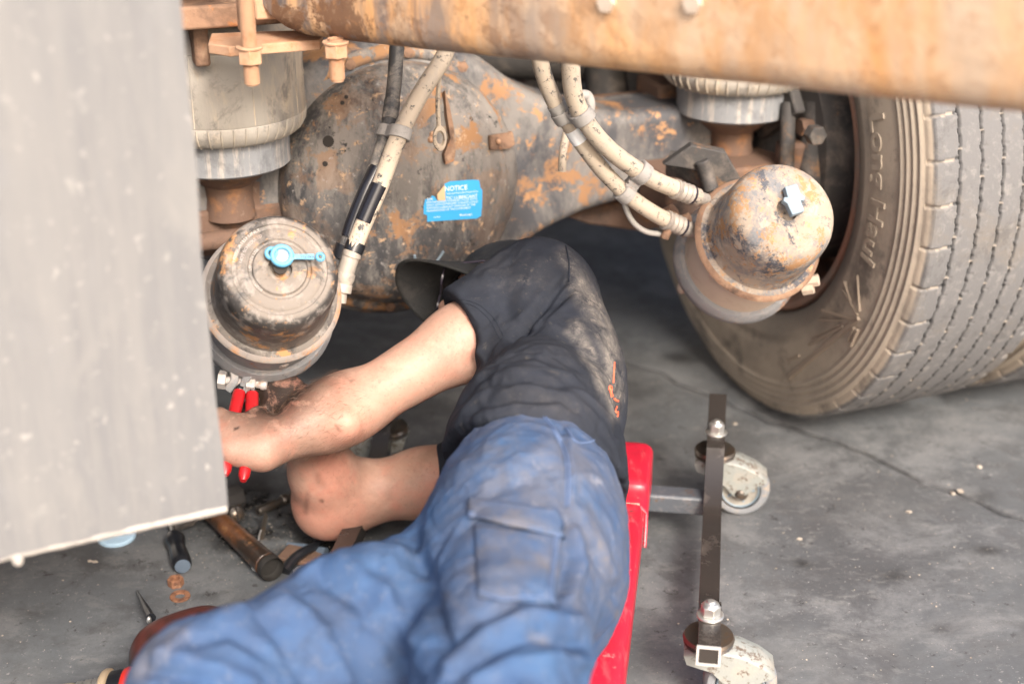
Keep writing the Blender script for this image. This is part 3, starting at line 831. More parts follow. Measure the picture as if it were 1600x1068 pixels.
# uneven casting: a slightly lower, fuller bowl
qq = (Vc - O) @ RA
Vc += -LO * (0.004 * vnoise(qq * 14, 11) * (np.hypot(qq[:, 0], qq[:, 2]) < .18))[:, None]
pc = proj(Vc)
dustw = np.clip((395 - pc[:, 1]) / 170, .12, 1.0)
def blob(P, c, r, ry=None):
    return np.exp(-((P[:, 0] - c[0]) / r) ** 2 - ((P[:, 1] - c[1]) / (ry or r)) ** 2)
rustw = np.clip(.16 + blob(pc, (700, 190), 45, 70) + blob(pc, (770, 180), 60, 50) + blob(pc, (760, 120), 90, 30) + .8 * blob(pc, (590, 370), 30, 40) + .6 * blob(pc, (630, 350), 50, 60) + .7 * blob(pc, (620, 470), 60, 18) + .6 * blob(pc, (500, 180), 40, 90) + .5 * blob(pc, (545, 225), 20), 0, 1)
rustw = np.maximum(rustw, np.clip((np.hypot(qq[:, 0], qq[:, 2]) - .186) * 90, 0, 1))
cover = npobj('axle_cover', Vc, Fc, MT['cover'], housing, attrs=dict(dust=dustw, rust=rustw))
cover['label'] = 'round dusty dark cover of the axle with rust patches'
bc = bvh_of(Vc, Fc)

# sticker
def drape_poly(poly, off, name, m, parent, bvh, sub=5):
    """a thin sheet with a given outline stuck on a surface"""
    bm = bmesh.new()
    vs = [bm.verts.new((p[0], p[1], 0)) for p in poly]
    bm.faces.new(vs)
    bmesh.ops.triangulate(bm, faces=bm.faces)
    for _ in range(sub):
        L = [e for e in bm.edges if e.calc_length() > 9]
        if not L: break
        bmesh.ops.subdivide_edges(bm, edges=L, cuts=1)
        bmesh.ops.triangulate(bm, faces=bm.faces)
    V = []
    for v in bm.verts: V.append(hit(bvh, v.co.x, v.co.y, off))
    bm.verts.index_update()
    F = [tuple(v.index for v in f.verts) for f in bm.faces]
    bm.free()
    M = MB().add(V, F)
    return obj(name, M, m, parent, 60)
stk = drape_poly([(664, 311), (672, 309), (675, 305), (679, 307), (683, 313), (694, 312), (695, 299), (694, 287), (703, 283), (740, 280.5), (748, 281.5), (750, 293), (753, 297), (752.5, 322), (751, 337), (744, 341), (712, 343), (667, 346), (667, 336), (661.5, 334), (661.5, 322)], .0012, 'notice_sticker', MT['sticker'], housing, bc)
stk['label'] = 'torn blue NOTICE sticker on the axle cover'
fo = drape_poly([(694, 288), (682, 303), (683, 312), (695, 312)], .003, 'folded_corner', MT['stickback'], housing, bc)
mb = MB()
ang = math.atan2(-4, 50)
ex = A(math.cos(ang), math.sin(ang)); ey = A(math.sin(ang), -math.cos(ang)); ey = A(-.03, -1.0)
for body, x, y, sz, k in (('NOTICE', 694, 298.5, 10.8, .90), ('THIS UNIT FACTORY FILLED WITH', 697, 303.5, 3.4, .93), ('TIC LUBRICANT', 696, 311.5, 7.0, .98), ('SYN', 667, 313.0, 6.0, .8),
                          ('FOR EXTENDED CHANGE CYCLE WITH', 666, 317.5, 4.2, 1.05), ('ONLY WITH EXTENDED CHANGE CYCLE', 666, 321.8, 4.2, 1.02), ('SYNTHETIC LUBRICANT APPROVED BY THE', 666, 326.2, 4.2, .92), ('MANUFACTURER OF THIS COMPONENT', 666, 330.6, 4.2, .90),
                          ('P/N 87400', 677, 339.8, 2.6, .9), ('Roadranger', 718, 336.8, 4.6, .9)):
    drape_text(bc, mb, body, (x, y), ex * k, ey, .0019, sz)
obj('sticker_print', mb, MT['whiteprint'], housing, 60)

# things on the cover: breather lead with its bracket, rusty tab, drain marks, plug holes
mb = MB()
p = [W(689, 60, 1.90), W(687, 110, 1.905), W(684, 160, 1.91), W(686, 205, 1.915)]
mb.tube(spline(p, 6), .0032, 8)
R = frame(A(.25, -.95, .1))
mb.lathe([(.0085, -.004), (.0125, -.003), (.0135, 0), (.0125, .003), (.0085, .004), (.006, 0), (.0085, -.004)], W(687, 216, 1.91), R @ np.diag((.75, 1.35, 1)), 20)
obj('hanging_lead', mb, MT['hose'], housing)
mb = MB()
b0 = hit(bc, 694, 195)
for (px, py, L_, dy) in ((681, 185, 60, 0),):
    pass
def bracket(poly_px, off0, off1):
    M = MB(); n = len(poly_px)
    a_ = [hit(bc, x, y, off0) for x, y in poly_px]; b_ = [hit(bc, x, y, off1) for x, y in poly_px]
    M.add(a_ + b_, [tuple(range(n))[::-1], tuple(range(n, 2 * n))] + [(i, (i + 1) % n, n + (i + 1) % n, n + i) for i in range(n)])
    return M
M1 = bracket([(690, 145), (698, 165), (704, 200), (707, 235), (704, 250), (693, 255), (690, 240), (700, 215), (694, 180)], .0, .012)
obj('lead_bracket', M1, MT['rust'], housing, 30)
M1 = bracket([(761, 211), (789, 208), (815, 199), (822, 203), (821, 224), (789, 233), (762, 234)], .002, .009)
obj('rusty_tab', M1, MT['rust'], housing, 30, bevel=.0015)
mb = MB()
for px, py in ((673, 218), (676, 210)): mb.ball(hit(bc, px, py), .005)
q = hit(bc, 772, 222, .009); mb.ball(q, .004)
obj('rivet', mb, MT['stud'], housing, split=True)
mb = MB()
for px, py, r in ((513, 221, .0085), (535, 161, .0032), (541, 152, .003), (508, 256, .004)):
    q = hit(bc, px, py, .0006)
    n_ = nrm(q - hit(bc, px, py, 0.0) + 1e-9)
    mb.lathe([(r, 0), (r * .95, .0012), (.0001, .0014)], q - n_ * .0006, frame(n_), 20)
obj('plug_hole', mb, MT['hole'], housing, split=True)
mb = MB()
for pts, r in (([(647, 397), (648, 404), (650, 421)], .0022), ([(692, 391), (684, 403), (671, 418)], .002)):
    mb.tube(drape(bc, pts, .003, 5), r, 8)
obj('grey_wire', mb, MT['paleplug'], housing, split=True)
# flange bolts
for k in range(14):
    a = k * 2 * math.pi / 14 + .12
    q = O + RD @ A(.2 * math.cos(a), .2 * math.sin(a), .060)
    b_ = obj('flange_bolt', MB().hexa(q, -LO, .0085, .007), MT['rust'], housing, 25)

# ---- brake chambers
def chamber(B, T, rs, m_head, m_body, m_ring, label, up=UP):
    ax = nrm(T - B); L = np.linalg.norm(T - B); R = frame(ax, up)
    k = rs
    mb = MB()
    face = [(.0764 * k, L * .68), (.0760 * k, L * .85), (.0750 * k, L * .895), (.0730 * k, L * .93), (.0690 * k, L * .957), (.064 * k, L * .970), (.060 * k, L * .973), (.0585 * k, L * .964), (.054 * k, L * .962), (.052 * k, L * .970), (.047 * k, L * .974), (.040 * k, L * .978), (.038 * k, L * .968), (.035 * k, L * .968), (.033 * k, L * .986)] if m_head is MT['chamber'] else [(.0758 * k, L * .68), (.0752 * k, L * .82), (.0735 * k, L * .88), (.070 * k, L * .925), (.064 * k, L * .955), (.055 * k, L * .975), (.044 * k, L * .985), (.033 * k, L * .990)]
    head = [(.080 * k, L * .40), (.086 * k, L * .405), (.090 * k, L * .43), (.0905 * k, L * .455), (.086 * k, L * .475), (.079 * k, L * .49), (.0765 * k, L * .53), *face, (.028 * k, L * .992), (.024 * k, L * .986), (.016 * k, L * .980), (.015 * k, L * .975), (.0148 * k, L * .93), (.001, L * .93)]
    mb.lathe(head, B, R, 80)
    V_ = np.array(mb.v); q_ = (V_ - B) @ R; rr0 = np.hypot(q_[:, 0], q_[:, 1])
    root = obj('brake_chamber', mb, m_head, truck, 40)
    if m_head is MT['chamber']:
        wv = np.clip((q_[:, 2] - L * .86) / (L * .10), 0, 1) * .95 + .35
        wv[(q_[:, 2] < L * .97) & (q_[:, 2] > L * .80) & (rr0 > .066)] = .05
        wv[q_[:, 2] < L * .62] = .8
        at = root.data.attributes.new('worn', 'FLOAT', 'POINT'); at.data.foreach_set('value', np.clip(wv, 0, 1).astype(np.float32))
    root['label'] = label
    mb = MB()
    mb.lathe([(.035 * k, -.03), (.06 * k, -.028), (.075 * k, -.012), (.082 * k, .0), (.082 * k, .012), (.081 * k, L * .30), (.078 * k, L * .36), (.084 * k, L * .40), (.089 * k, L * .415)], B, R, 80)
    obj('chamber_body', mb, m_body, root, 40)
    mb = MB()
    mb.lathe([(.081 * k, -.013), (.090 * k, -.013), (.0945 * k, -.006), (.0945 * k, .006), (.089 * k, .014), (.081 * k, .013)], B, R, 80)
    obj('clamp_ring', mb, m_ring, root, 40)
    return root, ax, R, L
BL, TL = W(414, 492, 1.76), W(438, 418, 1.61)
chL, axL, RL, LL = chamber(BL, TL, .98, MT['chamber'], MT['clamp'], MT['clamp'], 'black worn brake chamber with blue cap above the pliers')
# rust rolled edge of the left chamber
mb = MB(); mb.lathe([(.0895 * .98, LL * .425), (.0925 * .98, LL * .44), (.0905 * .98, LL * .462), (.086 * .98, LL * .478)], BL, RL, 80)
obj('rolled_edge', mb, MT['ring_rust'], chL)
def facept(ch, px, py, s):
    """point on a chamber's face plane at distance s along its axis, by sight line"""
    B, ax = ch; d = raydir(px, py)
    t = np.dot(B + ax * s - CAMP, ax) / np.dot(d, ax)
    return CAMP + d * t
fl_ = lambda px, py, s=.0: facept((BL, axL), px, py, LL * .99 + s)
# blue plug with strap
mb = MB()
c = fl_(440, 401, .006); RR = frame(axL)
def ringprof(ro, ri, hh): return [(ri, 0), (ro - .001, 0), (ro, .001), (ro, hh - .0015), (ro - .0015, hh), (ri + .001, hh), (ri, hh - .001), (ri, 0)]
mb.lathe(ringprof(.0145, .0085, .007), c, RR, 40)
c2 = fl_(424.5, 396.5, .007)
mb.lathe(ringprof(.0088, .0042, .004), c2, RR, 30)
e1, e2 = fl_(456, 402, .008), fl_(497, 402, .009)
dx = nrm(e2 - e1); dy = np.cross(axL, dx)
Ls = np.linalg.norm(e2 - e1)
mb.prism([(-.003, -.0036), (.006, -.0028), (Ls - .005, -.0034), (Ls - .005, .0034), (.006, .0028), (-.003, .0042)], e1, dx, dy, axL * .003)
mb.lathe(ringprof(.0062, .0022, .004), fl_(500, 402, .009), RR, 24)
plug = obj('blue_plug', mb, MT['blueplug'], chL, 35)
mb = MB(); mb.lathe([(.0098, 0), (.0094, .004), (.002, .0052), (.0001, .0052)], c, RR, 30)
obj('plug_centre', mb, MT['paleplug'], chL)
mb = MB()
V, F = text_mesh('Haldex', .0058)
mb.add([e1 + dx * (x + .010) + dy * ((y - .002) * (1 if dy[2] > 0 else -1)) + axL * .0034 for x, y, z in V], F)
obj('strap_print', mb, MT['glassplastic'], chL)
# pressed lettering in an arc
mb = MB()
cc = fl_(440, 414, -.004)
e_r = nrm(fl_(540, 414, -.004) - cc); e_u = np.cross(axL, e_r)
if e_u[2] < 0: e_u = -e_u
def arc_text(body, r, a_mid, size):
    V, F = text_mesh(body, size)
    wdt = V[:, 0].max()
    out = []
    for x, y, z in V:
        a = a_mid - (x - wdt / 2) / r
        rr_ = r + y
        # follow the dome
        prof_s = np.interp(rr_, [.0, .040, .047, .052, .054, .0585, .06, .064], [.0, -.002, -.0028, -.0035, -.005, -.005, -.003, -.004])
        out.append(BL + axL * (LL * .988 + prof_s + .0006) + (cc - BL - axL * np.dot(cc - BL, axL)) * 0 + rr_ * (math.cos(a) * e_r + math.sin(a) * e_u))
    mb.add(out, F)
obj('centre_hole', MB().lathe([(.0085, -.002), (.0085, .0012), (.0001, .0014)], fl_(438, 418, .0005), RR, 24), MT['hole'], chL)
arc_text('FABRICATED ONLY', .0540, rad(142), .0062)
arc_text('NOT SCHEDULED', .0455, rad(143), .0055)
arc_text('UP  REV USE', .034, rad(160), .0055); arc_text('0500', .034, rad(222), .0055)
obj('pressed_lettering', mb, MT['boltgrey'], chL)
# clamp ears, bolts and nut under the left chamber
def clampear(pts_px, Ys, wdt, thick, name, m, parent):
    pts = spline([W(x, y, Y) for (x, y), Y in zip(pts_px, Ys)], 5)
    M = MB(); T = np.gradient(pts, axis=0); T /= np.linalg.norm(T, axis=1)[:, None]
    V = []; n = len(pts)
    for i in range(n):
        sx = nrm(axL - T[i] * np.dot(axL, T[i])); up_ = np.cross(T[i], sx)
        for a, b in ((-1, -1), (1, -1), (1, 1), (-1, 1)): V.append(pts[i] + sx * a * wdt / 2 + up_ * b * thick / 2)
    F = [(0, 1, 2, 3), tuple(4 * (n - 1) + j for j in (3, 2, 1, 0))]
    for i in range(n - 1):
        for j in range(4):
            k = (j + 1) % 4; F.append((4 * i + j, 4 * i + k, 4 * i + 4 + k, 4 * i + 4 + j))
    M.add(V, F)
    return obj(name, M, m, parent, 30, bevel=.0015)
clampear([(335, 560), (352, 568), (364, 580), (366, 594), (358, 608)], [1.72, 1.71, 1.705, 1.70, 1.70], .016, .011, 'clamp_ear', MT['clamp'], chL)
clampear([(470, 567), (430, 577), (400, 580), (388, 588), (382, 600), (381, 611)], [1.73, 1.715, 1.705, 1.70, 1.70, 1.70], .016, .011, 'clamp_ear', MT['clamp'], chL)
mb = MB()
bdir = nrm(W(412, 603, 1.70) - W(356, 596, 1.70))
p0 = W(356, 594, 1.70)
mb.hexa(p0 - bdir * .012, bdir, .0125, .010)
mb.tube([p0 - bdir * .004, p0 + bdir * .052], .0055, 12)
mb.hexa(p0 + bdir * .026, bdir, .0115, .011)
mb.lathe([(.007, 0), (.0072, .004), (.0065, .007), (.0001, .0072)], p0 + bdir * .044, frame(bdir), 14)
obj('clamp_bolt', mb, MT['boltgrey'], chL, 28)
mb = MB(); q = W(442, 566, 1.70); mb.lathe([(.008, -.005), (.0085, .004), (.007, .007), (.0001, .0075)], q, frame(axL), 18)
obj('ring_bolt', mb, MT['boltgrey'], chL, 40)

BR, TR = W(1150, 408, 1.985), W(1232, 326, 1.83)
chR, axR, RR_, LR = chamber(BR, TR, 1.02, MT['chamber_tan'], MT['tan'], MT['clamp'], 'tan and rusty brake chamber beside the big tyre with pale plug')
mb = MB(); mb.lathe([(.0895 * 1.02, LR * .425), (.0925 * 1.02, LR * .44), (.0905 * 1.02, LR * .462), (.086 * 1.02, LR * .478)], BR, RR_, 80)
obj('rolled_edge', mb, MT['rust'], chR)
fr_ = lambda px, py, s=.0: facept((BR, axR), px, py, LR * .985 + s)
mb = MB()
po = [fr_(x, y, .004) for x, y in ((1222, 296), (1241, 291), (1247, 306), (1254, 312), (1252, 318), (1247, 317), (1253, 334), (1234, 340), (1226, 322), (1220, 318), (1221, 312), (1227, 312))]
n = len(po)
mb.add([p_ for p_ in po] + [p_ + axR * .010 for p_ in po], [tuple(range(n))[::-1], tuple(range(n, 2 * n))] + [(i, (i + 1) % n, n + (i + 1) % n, n + i) for i in range(n)])
obj('square_plug', mb, MT['paleplug'], chR, 30, bevel=.001)
mb = MB()
for px, py, Y in ((1262, 440, 1.93), (1254, 452, 1.93)): mb.hexa(W(px, py, Y), nrm(A(.9, -.3, .3)), .009, .016); 
mb.tube([W(1240, 432, 1.95), W(1266, 446, 1.93)], .006, 10)
obj('clamp_bolt', mb, MT['tan'], chR, 28)
mb = MB(); mb.ball(W(1143, 484, 1.955), (.016, .012, .009)); mb.ball(W(1066, 449, 1.975), (.008, .008, .010))
obj('clamp_lug', mb, MT['tan'], chR, split=True)
mb = MB()
for px, py, s in ((1136, 320, .62), (1177, 397, .60)):
    d = raydir(px, py)
    # small drain holes on the head's side wall
    pass
mb.prism([(0, 0), (.012, .004), (.002, .016)], W(1146, 441, 1.885), A(1, 0, 0), A(0, 0, 1), A(0, -.004, 0))
obj('rib_fin', mb, MT['tan'], chR, 20)

# ---- air springs
def airspring(c, ztop, label, r=.118):
    R = np.eye(3)
    mb = MB()
    zb = .600
    pr = [(.09, zb + .012), (.103, zb), (.110, zb + .004), (r - .002, zb + .016), (r + .0005, zb + .028), (r - .0006, zb + .030), (r + .001, zb + .032), (r, zb + .075), (r + .001, zb + .080), (r, zb + .085), (r + .001, ztop - .036), (r - .0004, ztop - .034), (r + .001, ztop - .032), (r - .002, ztop - .016), (r - .010, ztop - .003), (r - .022, ztop), (.02, ztop)]
    mb.lathe(pr, (c[0], c[1], 0), R, 96)
    root = obj('air_spring', mb, MT['bellows'], truck, 45)
    root['label'] = label
    # moulded ribs round the rolled lip and seams up the wall
    mb = MB()
    for k in range(44):
        a = 2 * math.pi * k / 44 + .03
        u = A(math.cos(a), math.sin(a), 0)
        mb.tube([A(c[0], c[1], 0) + u * (.1025) + UP * (zb - .0005), A(c[0], c[1], 0) + u * (r - .006) + UP * (zb + .007), A(c[0], c[1], 0) + u * (r - .0005) + UP * (zb + .018), A(c[0], c[1], 0) + u * (r + .0005) + UP * (zb + .029)], .0014, 6)
    obj('moulded_rib', mb, MT['bellows'], root, split=True)
    mb = MB()
    for k in range(9):
        a = 2 * math.pi * k / 9 + .4
        u = A(math.cos(a), math.sin(a), 0)
        mb.tube([A(c[0], c[1], 0) + u * (r + .0006) + UP * (zb + .032), A(c[0], c[1], 0) + u * (r + .0008) + UP * (ztop - .036)], .0009, 6)
    obj('wall_seam', mb, MT['bellows'], root, split=True)
    mb = MB()
    mb.lathe([(.02, .552), (.090, .552), (.0935, .555), (.0925, .575), (.0945, .612), (.02, .615)], (c[0], c[1], 0), R, 72)
    obj('piston', mb, MT['piston'], root, 40)
    mb = MB()
    mb.lathe([(.0, .47), (.038, .47), (.034, .50), (.036, .52), (.055, .535), (.060, .540), (.060, .553), (.0, .553)], (c[0], c[1], 0), R, 32)
    obj('pedestal', mb, MT['rustdark'], root, 40)
    return root
PL = W(345, 150, 1.985); PR = W(1147, 150, 2.27)
airspring(PL, .765, 'pale dusty air spring above the left brake chamber')
airspring(PR, .765, 'pale dusty air spring above the right brake chamber')

# ---- hoses
def hose(pts, r, m, label=None, name='brake_hose'):
    P = spline([W(*p) for p in pts], 10)
    o = obj(name, MB().tube(P, r, 16), m, truck, 60)
    if label: o['label'] = label
    return o, P
def sleeve(parent, P, i0, i1, r, m, name):
    return obj(name, MB().tube(P[i0:i1 + 1], r, 16), m, parent, 40)
hA, PA = hose([(622, 40, 1.93), (619, 90, 1.92), (615, 140, 1.90), (606, 200, 1.865), (585, 265, 1.84), (560, 330, 1.815), (541, 385, 1.795), (533, 410, 1.79)], .0102, MT['hosedark'], 'dark left hose in front of the axle cover')
hB, PB = hose([(703, 60, 1.90), (690, 95, 1.885), (655, 150, 1.86), (622, 215, 1.83), (594, 290, 1.81), (568, 350, 1.79), (550, 395, 1.775)], .0118, MT['hose'], 'tan left hose with worn black patches')
obj('bare_patch', MB().tube(spline([W(x, y, Y) for x, y, Y in ((590, 262, 1.836), (571, 300, 1.8205), (553, 345, 1.8055), (545, 370, 1.797))], 6), .0106, 16), MT['hoseblack'], hA)
obj('bare_patch', MB().tube(spline([W(x, y, Y) for x, y, Y in ((593, 289, 1.8085), (580, 318, 1.799), (568, 346, 1.7895))], 6), .0116, 16), MT['hoseblack'], hB)
# end fittings of the left pair
def fitting(parent, pts, radii, m=None):
    P = [W(*p) for p in pts]
    return obj('hose_fitting', MB().tube(P, radii, 14), m or MT['fitting'], parent, 30)
fitting(hB, [(551, 392, 1.776), (549, 400, 1.774), (548, 401, 1.774), (540, 426, 1.768), (540, 427, 1.768), (538, 436, 1.765), (537, 442, 1.763), (536, 444, 1.763), (534, 455, 1.760), (533, 456, 1.76), (531, 473, 1.755)], [.0128, .0128, .0118, .0118, .0135, .0135, .0112, .013, .013, .0085, .0085])
fitting(hA, [(534, 405, 1.79), (527, 425, 1.785), (522, 450, 1.78)], [.0125, .0115, .010], MT['hosedark'])
obj('hose_band', MB().tube([W(540, 383, 1.794), W(533, 404, 1.788)], .0132, 14), MT['toolblack'], hA, 30)
obj('hose_band', MB().tube([W(557, 379, 1.782), W(551, 394, 1.776)], .0133, 14), MT['toolblack'], hB, 30)
def twinclamp(pA, pB, rA, rB, m, label, dirv, wdt=.014):
    """moulded clip that holds two hoses side by side"""
    mb = MB()
    for p, r in ((pA, rA), (pB, rB)):
        R = frame(dirv)
        mb.lathe([(r, -wdt / 2), (r + .004, -wdt / 2), (r + .004, wdt / 2), (r, wdt / 2)], p, R, 18)
    mid = (np.asarray(pA) + pB) / 2; x = nrm(np.asarray(pB) - pA); z = nrm(dirv); z = nrm(z - x * np.dot(z, x)); y = np.cross(z, x)
    mb.box(mid, (np.linalg.norm(np.asarray(pB) - pA) * .62, .017, wdt), np.stack([x, y, z], 1))
    cam_d = nrm(CAMP - mid)
    o = obj('hose_clip', mb, m, truck, 30, bevel=.001)
    o['label'] = label
    M = MB()
    for k in (-1, 0, 1): M.box(mid + x * k * .007 + cam_d * .008, (.003, .004, wdt * .9), np.stack([x, y, z], 1))
    obj('clip_rib', M, MT['boltgrey'], o, 30, split=True)
    return o
def near(P, px, py):
    q = proj(P); i = int(np.argmin(((q - A(px, py)) ** 2).sum(1))); return P[i]
twinclamp(near(PA, 603, 207), near(PB, 628, 206), .0102, .0118, MT['clip'], 'grey clip joining the two left hoses', near(PA, 595, 235) - near(PA, 608, 190), .016)
obj('hose_band', MB().tube([near(PA, 612, 158), near(PA, 610, 176), near(PA, 607, 190)], .0112, 14), MT['hosedark'], hA, 30)
hC, PC = hose([(838, 60, 1.86), (848, 112, 1.865), (866, 158, 1.87), (887, 190, 1.875), (912, 228, 1.88), (945, 270, 1.89), (985, 308, 1.90), (1030, 338, 1.915), (1076, 358, 1.935)], .0115, MT['hose'], 'lower tan hose running to the right brake chamber')
hD, PD = hose([(893, 60, 1.84), (892, 110, 1.845), (897, 150, 1.85), (912, 185, 1.855), (940, 222, 1.865), (975, 252, 1.88), (1020, 280, 1.90), (1060, 297, 1.92), (1090, 308, 1.935)], .0125, MT['hose'], 'upper tan hose running to the right brake chamber')
twinclamp(near(PC, 882, 180), near(PD, 910, 182), .0115, .0125, MT['clip'], 'grey clip joining the two right hoses high up', near(PC, 900, 210) - near(PC, 870, 165), .016)
twinclamp(near(PC, 978, 302), near(PD, 1000, 269), .0115, .0125, MT['clip'], 'grey clip joining the two right hoses low down', near(PC, 1000, 320) - near(PC, 960, 285), .017)
obj('hose_band', MB().tube([near(PC, 868, 163), near(PC, 880, 180)], .0132, 14), MT['clip'], hC, 30)
obj('white_tape', MB().tube([near(PC, 893, 200), near(PC, 900, 211), near(PC, 908, 221)], .0121, 16), MT['tape'], hC, 30)
for P, hh, k in ((PC, hC, 1), (PD, hD, 1)):
    e = P[-1]; d = nrm(P[-1] - P[-6]); s = P[-1] - d * .045
    rr_ = .0125
    o = obj('hose_fitting', MB().tube([s, s + d * .001, s + d * .006, s + d * .009, s + d * .014, s + d * .017, s + d * .023, s + d * .026, s + d * .030, s + d * .031, s + d * .044, s + d * .045, s + d * .062],
        [.012, .0145, .0145, .0125, .0145, .0125, .0145, .0125, .0145, .0125, .0125, .0095, .0095], 16), MT['fitting'], hh, 35)
    obj('crimp_band', MB().tube([s + d * .031, s + d * .0345], .0137, 16), MT['glassplastic'], hh, 35)
# thin lead with an elbow
lead = obj('thin_lead', MB().tube(spline([W(972, 300, 1.91), W(978, 325, 1.91), W(990, 348, 1.915), W(1010, 362, 1.92), W(1036, 366, 1.925)], 6), .0042, 10), MT['clip'], truck)
obj('lead_end', MB().tube([W(1045, 356, 1.92), W(1038, 372, 1.918)], .0065, 10), MT['rust'], lead)
obj('steel_pipe', MB().tube(spline([W(886, 205, 1.98), W(880, 235, 1.97), W(878, 268, 1.965)], 5), .006, 10), MT['hose'], truck)
obj('bent_pipe', MB().tube(spline([W(905, 150, 1.99), W(917, 150, 2.0), W(922, 165, 2.0), W(916, 185, 2.0)], 6), .008, 10), MT['clip'], truck)

# ---- gear behind: axle seats, slack adjusters, torque arm, shock absorber, cross tube
mb = MB(); c = W(985, 168, 2.33)
mb.box(c, (.15, .10, .03), RA); mb.box(c + AX * .05 + UP * .02, (.04, .09, .05), RA)
obj('axle_seat', mb, MT['rustdark'], truck, bevel=.006)
mb = MB(); c = W(1150, 262, 2.22); mb.box(c + UP * -.02, (.30, .10, .07), RA); mb.box(c + AX * .10 - UP * .0 - LO * .05, (.10, .04, .10), RA)
obj('spring_bracket', mb, MT['rustdark'], truck, bevel=.006)
mb = MB(); c = W(355, 325, 2.02); mb.box(c - UP * .02, (.30, .10, .07), RA); mb.box(c + AX * .06 - LO * .02 + UP * .03, (.10, .05, .05), RA)
mb.tube([c - LO * .08 + AX * .02 - UP * .02, c - LO * .08 - AX * .09 - UP * .02], .014, 12)
obj('spring_bracket', mb, MT['rustdark'], truck, bevel=.006)
mb = MB(); mb.prism([(0, 0), (.06, .012), (.30, .012), (.30, -.035), (.14, -.045), (.04, -.02)], W(885, 338, 2.24), AX, UP, LO * .10)
obj('axle_bottom_plate', mb, MT['rustdark'], truck, bevel=.005)
mb = MB()
mb.tube(spline([W(1045, 255, 2.05), W(1075, 262, 2.04), W(1110, 285, 2.03)], 5), [.020] * 11, 12)
mb.prism([(-.03, .0), (.01, .03), (.06, .02), (.09, -.03), (.05, -.04), (.03, -.01)], W(1068, 258, 2.0), A(1, 0, 0), UP, A(0, .02, 0))
mb.tube(spline([W(1096, 250, 2.0), W(1104, 272, 2.0), W(1112, 300, 1.99)], 5), .012, 10)
obj('slack_adjuster', mb, MT['darksteel'], truck, bevel=.002)
mb = MB(); mb.tube([W(1040, 340, 1.96), W(1055, 332, 1.955)], .014, 12); mb.tube(spline([W(1050, 335, 1.95), W(1062, 345, 1.94), W(1078, 340, 1.935)], 5), .008, 10)
obj('clevis_pin', mb, MT['rust'], truck)
mb = MB()
mb.tube([W(1228, 290, 2.16), W(1232, 160, 2.20)], .012, 14); mb.tube([W(1262, 330, 2.17), W(1275, 160, 2.22)], .022, 14)
mb.hexa(W(1268, 208, 2.12), -LO, .016, .02)
obj('brake_pipe', mb, MT['darksteel'], truck, bevel=.002, split=True)
mb = MB()
mb.tube([W(560, 60, 2.45), W(1350, 95, 2.62)], .06, 24)
obj('cross_tube', mb, MT['darksteel'], truck)
mb = MB(); mb.tube([W(955, 200, 2.42), W(940, 60, 2.5)], .036, 20); mb.tube([W(990, 210, 2.5), W(1000, 40, 2.55)], .055, 20)
obj('shock_absorber', mb, MT['darksteel'], truck, split=True)
mb = MB(); mb.tube([O + LO * .10, O + LO * .26 - UP * .01], [.12, .075], 28); mb.tube([O + LO * .26, O + LO * 2.4 + UP * .12], .055, 20)
obj('drive_shaft', mb, MT['darksteel'], truck)
for s_, k in ((-.30, 'left'), (.42, 'right')):
    mb = MB(); c = O + AX * s_ + UP * .40 + LO * 1.0
    mb.box(c + UP * .06, (.06, 2.6, .16), RA)
    obj('chassis_rail', mb, MT['rustdark'], truck, bevel=.006)
mb = MB(); mb.box(O + UP * .62 + LO * 2.0 + AX * .1, (2.1, 4.6, .05), RA)
for k in range(7): mb.box(O + UP * .57 + LO * (-.2 + .7 * k) + AX * .1, (2.0, .06, .06), RA)
obj('truck_bed', mb, MT['deck'], truck)
# rusty bits at the upper left: frame end with its gusset
mb = MB()
mb.box(W(335, 15, 1.86), (.17, .10, .03), RA); mb.box(W(300, 20, 1.90), (.02, .12, .12), RA); mb.box(W(345, -10, 1.95), (.22, .02, .16), RA)
mb.prism([(0, 0), (.07, 0), (0, .08)], W(322, 40, 1.84), A(1, 0, 0), UP, A(0, .02, 0))
obj('frame_gusset', mb, MT['rust'], truck, bevel=.004)

# ---- the rusty beam across the top
bz = .779
b0 = W(470, 64, 1.75); b0 = CAMP + raydir(470, 64) * ((bz - CAMH) / raydir(470, 64)[2])
b1 = CAMP + raydir(1600, 188) * 1.17
bd = nrm(b1 - b0); bn = nrm(A(-bd[1], bd[0], 0))
mb = MB()
Rb = np.stack([bd, bn, UP], 1)
Lb = 1.75
# C-section with rounded lower lip and a turned up end
sec = [(0, .30), (0, .030), (.004, .015), (.012, .005), (.026, 0), (.11, 0), (.118, .004), (.118, .012), (.03, .016), (.018, .022), (.014, .035), (.014, .30)]
ends = [(-.085, .075), (-.075, .048), (-.055, .026), (-.03, .011), (0, .003), (.04, 0)] + [(x, 0) for x in np.linspace(.10, Lb, 30)]
V = []; m = len(sec)
for x, dz in ends:
    for y, z in sec:
        wob = .0012 * math.sin(x * 23 + z * 30) + .001 * math.sin(x * 51)
        V.append(b0 + bd * x + bn * (y + wob) + UP * (max(z, min(dz, .29)) if dz else z))
F = [tuple(range(m))[::-1], tuple(range((len(ends) - 1) * m, len(ends) * m))]
for i in range(len(ends) - 1):
    for j in range(m):
        k = (j + 1) % m; F.append((i * m + j, i * m + k, (i + 1) * m + k, (i + 1) * m + j))
mb.add(V, F)
beam = obj('chassis_beam', mb, MT['beam'], truck, 50)
bx = (np.array(mb.v) - b0) @ bd
at = beam.data.attributes.new('far', 'FLOAT', 'POINT'); at.data.foreach_set('value', np.clip(1.15 - bx / .55, .12, 1).astype(np.float32))
beam['label'] = 'orange rusty steel beam across the top'
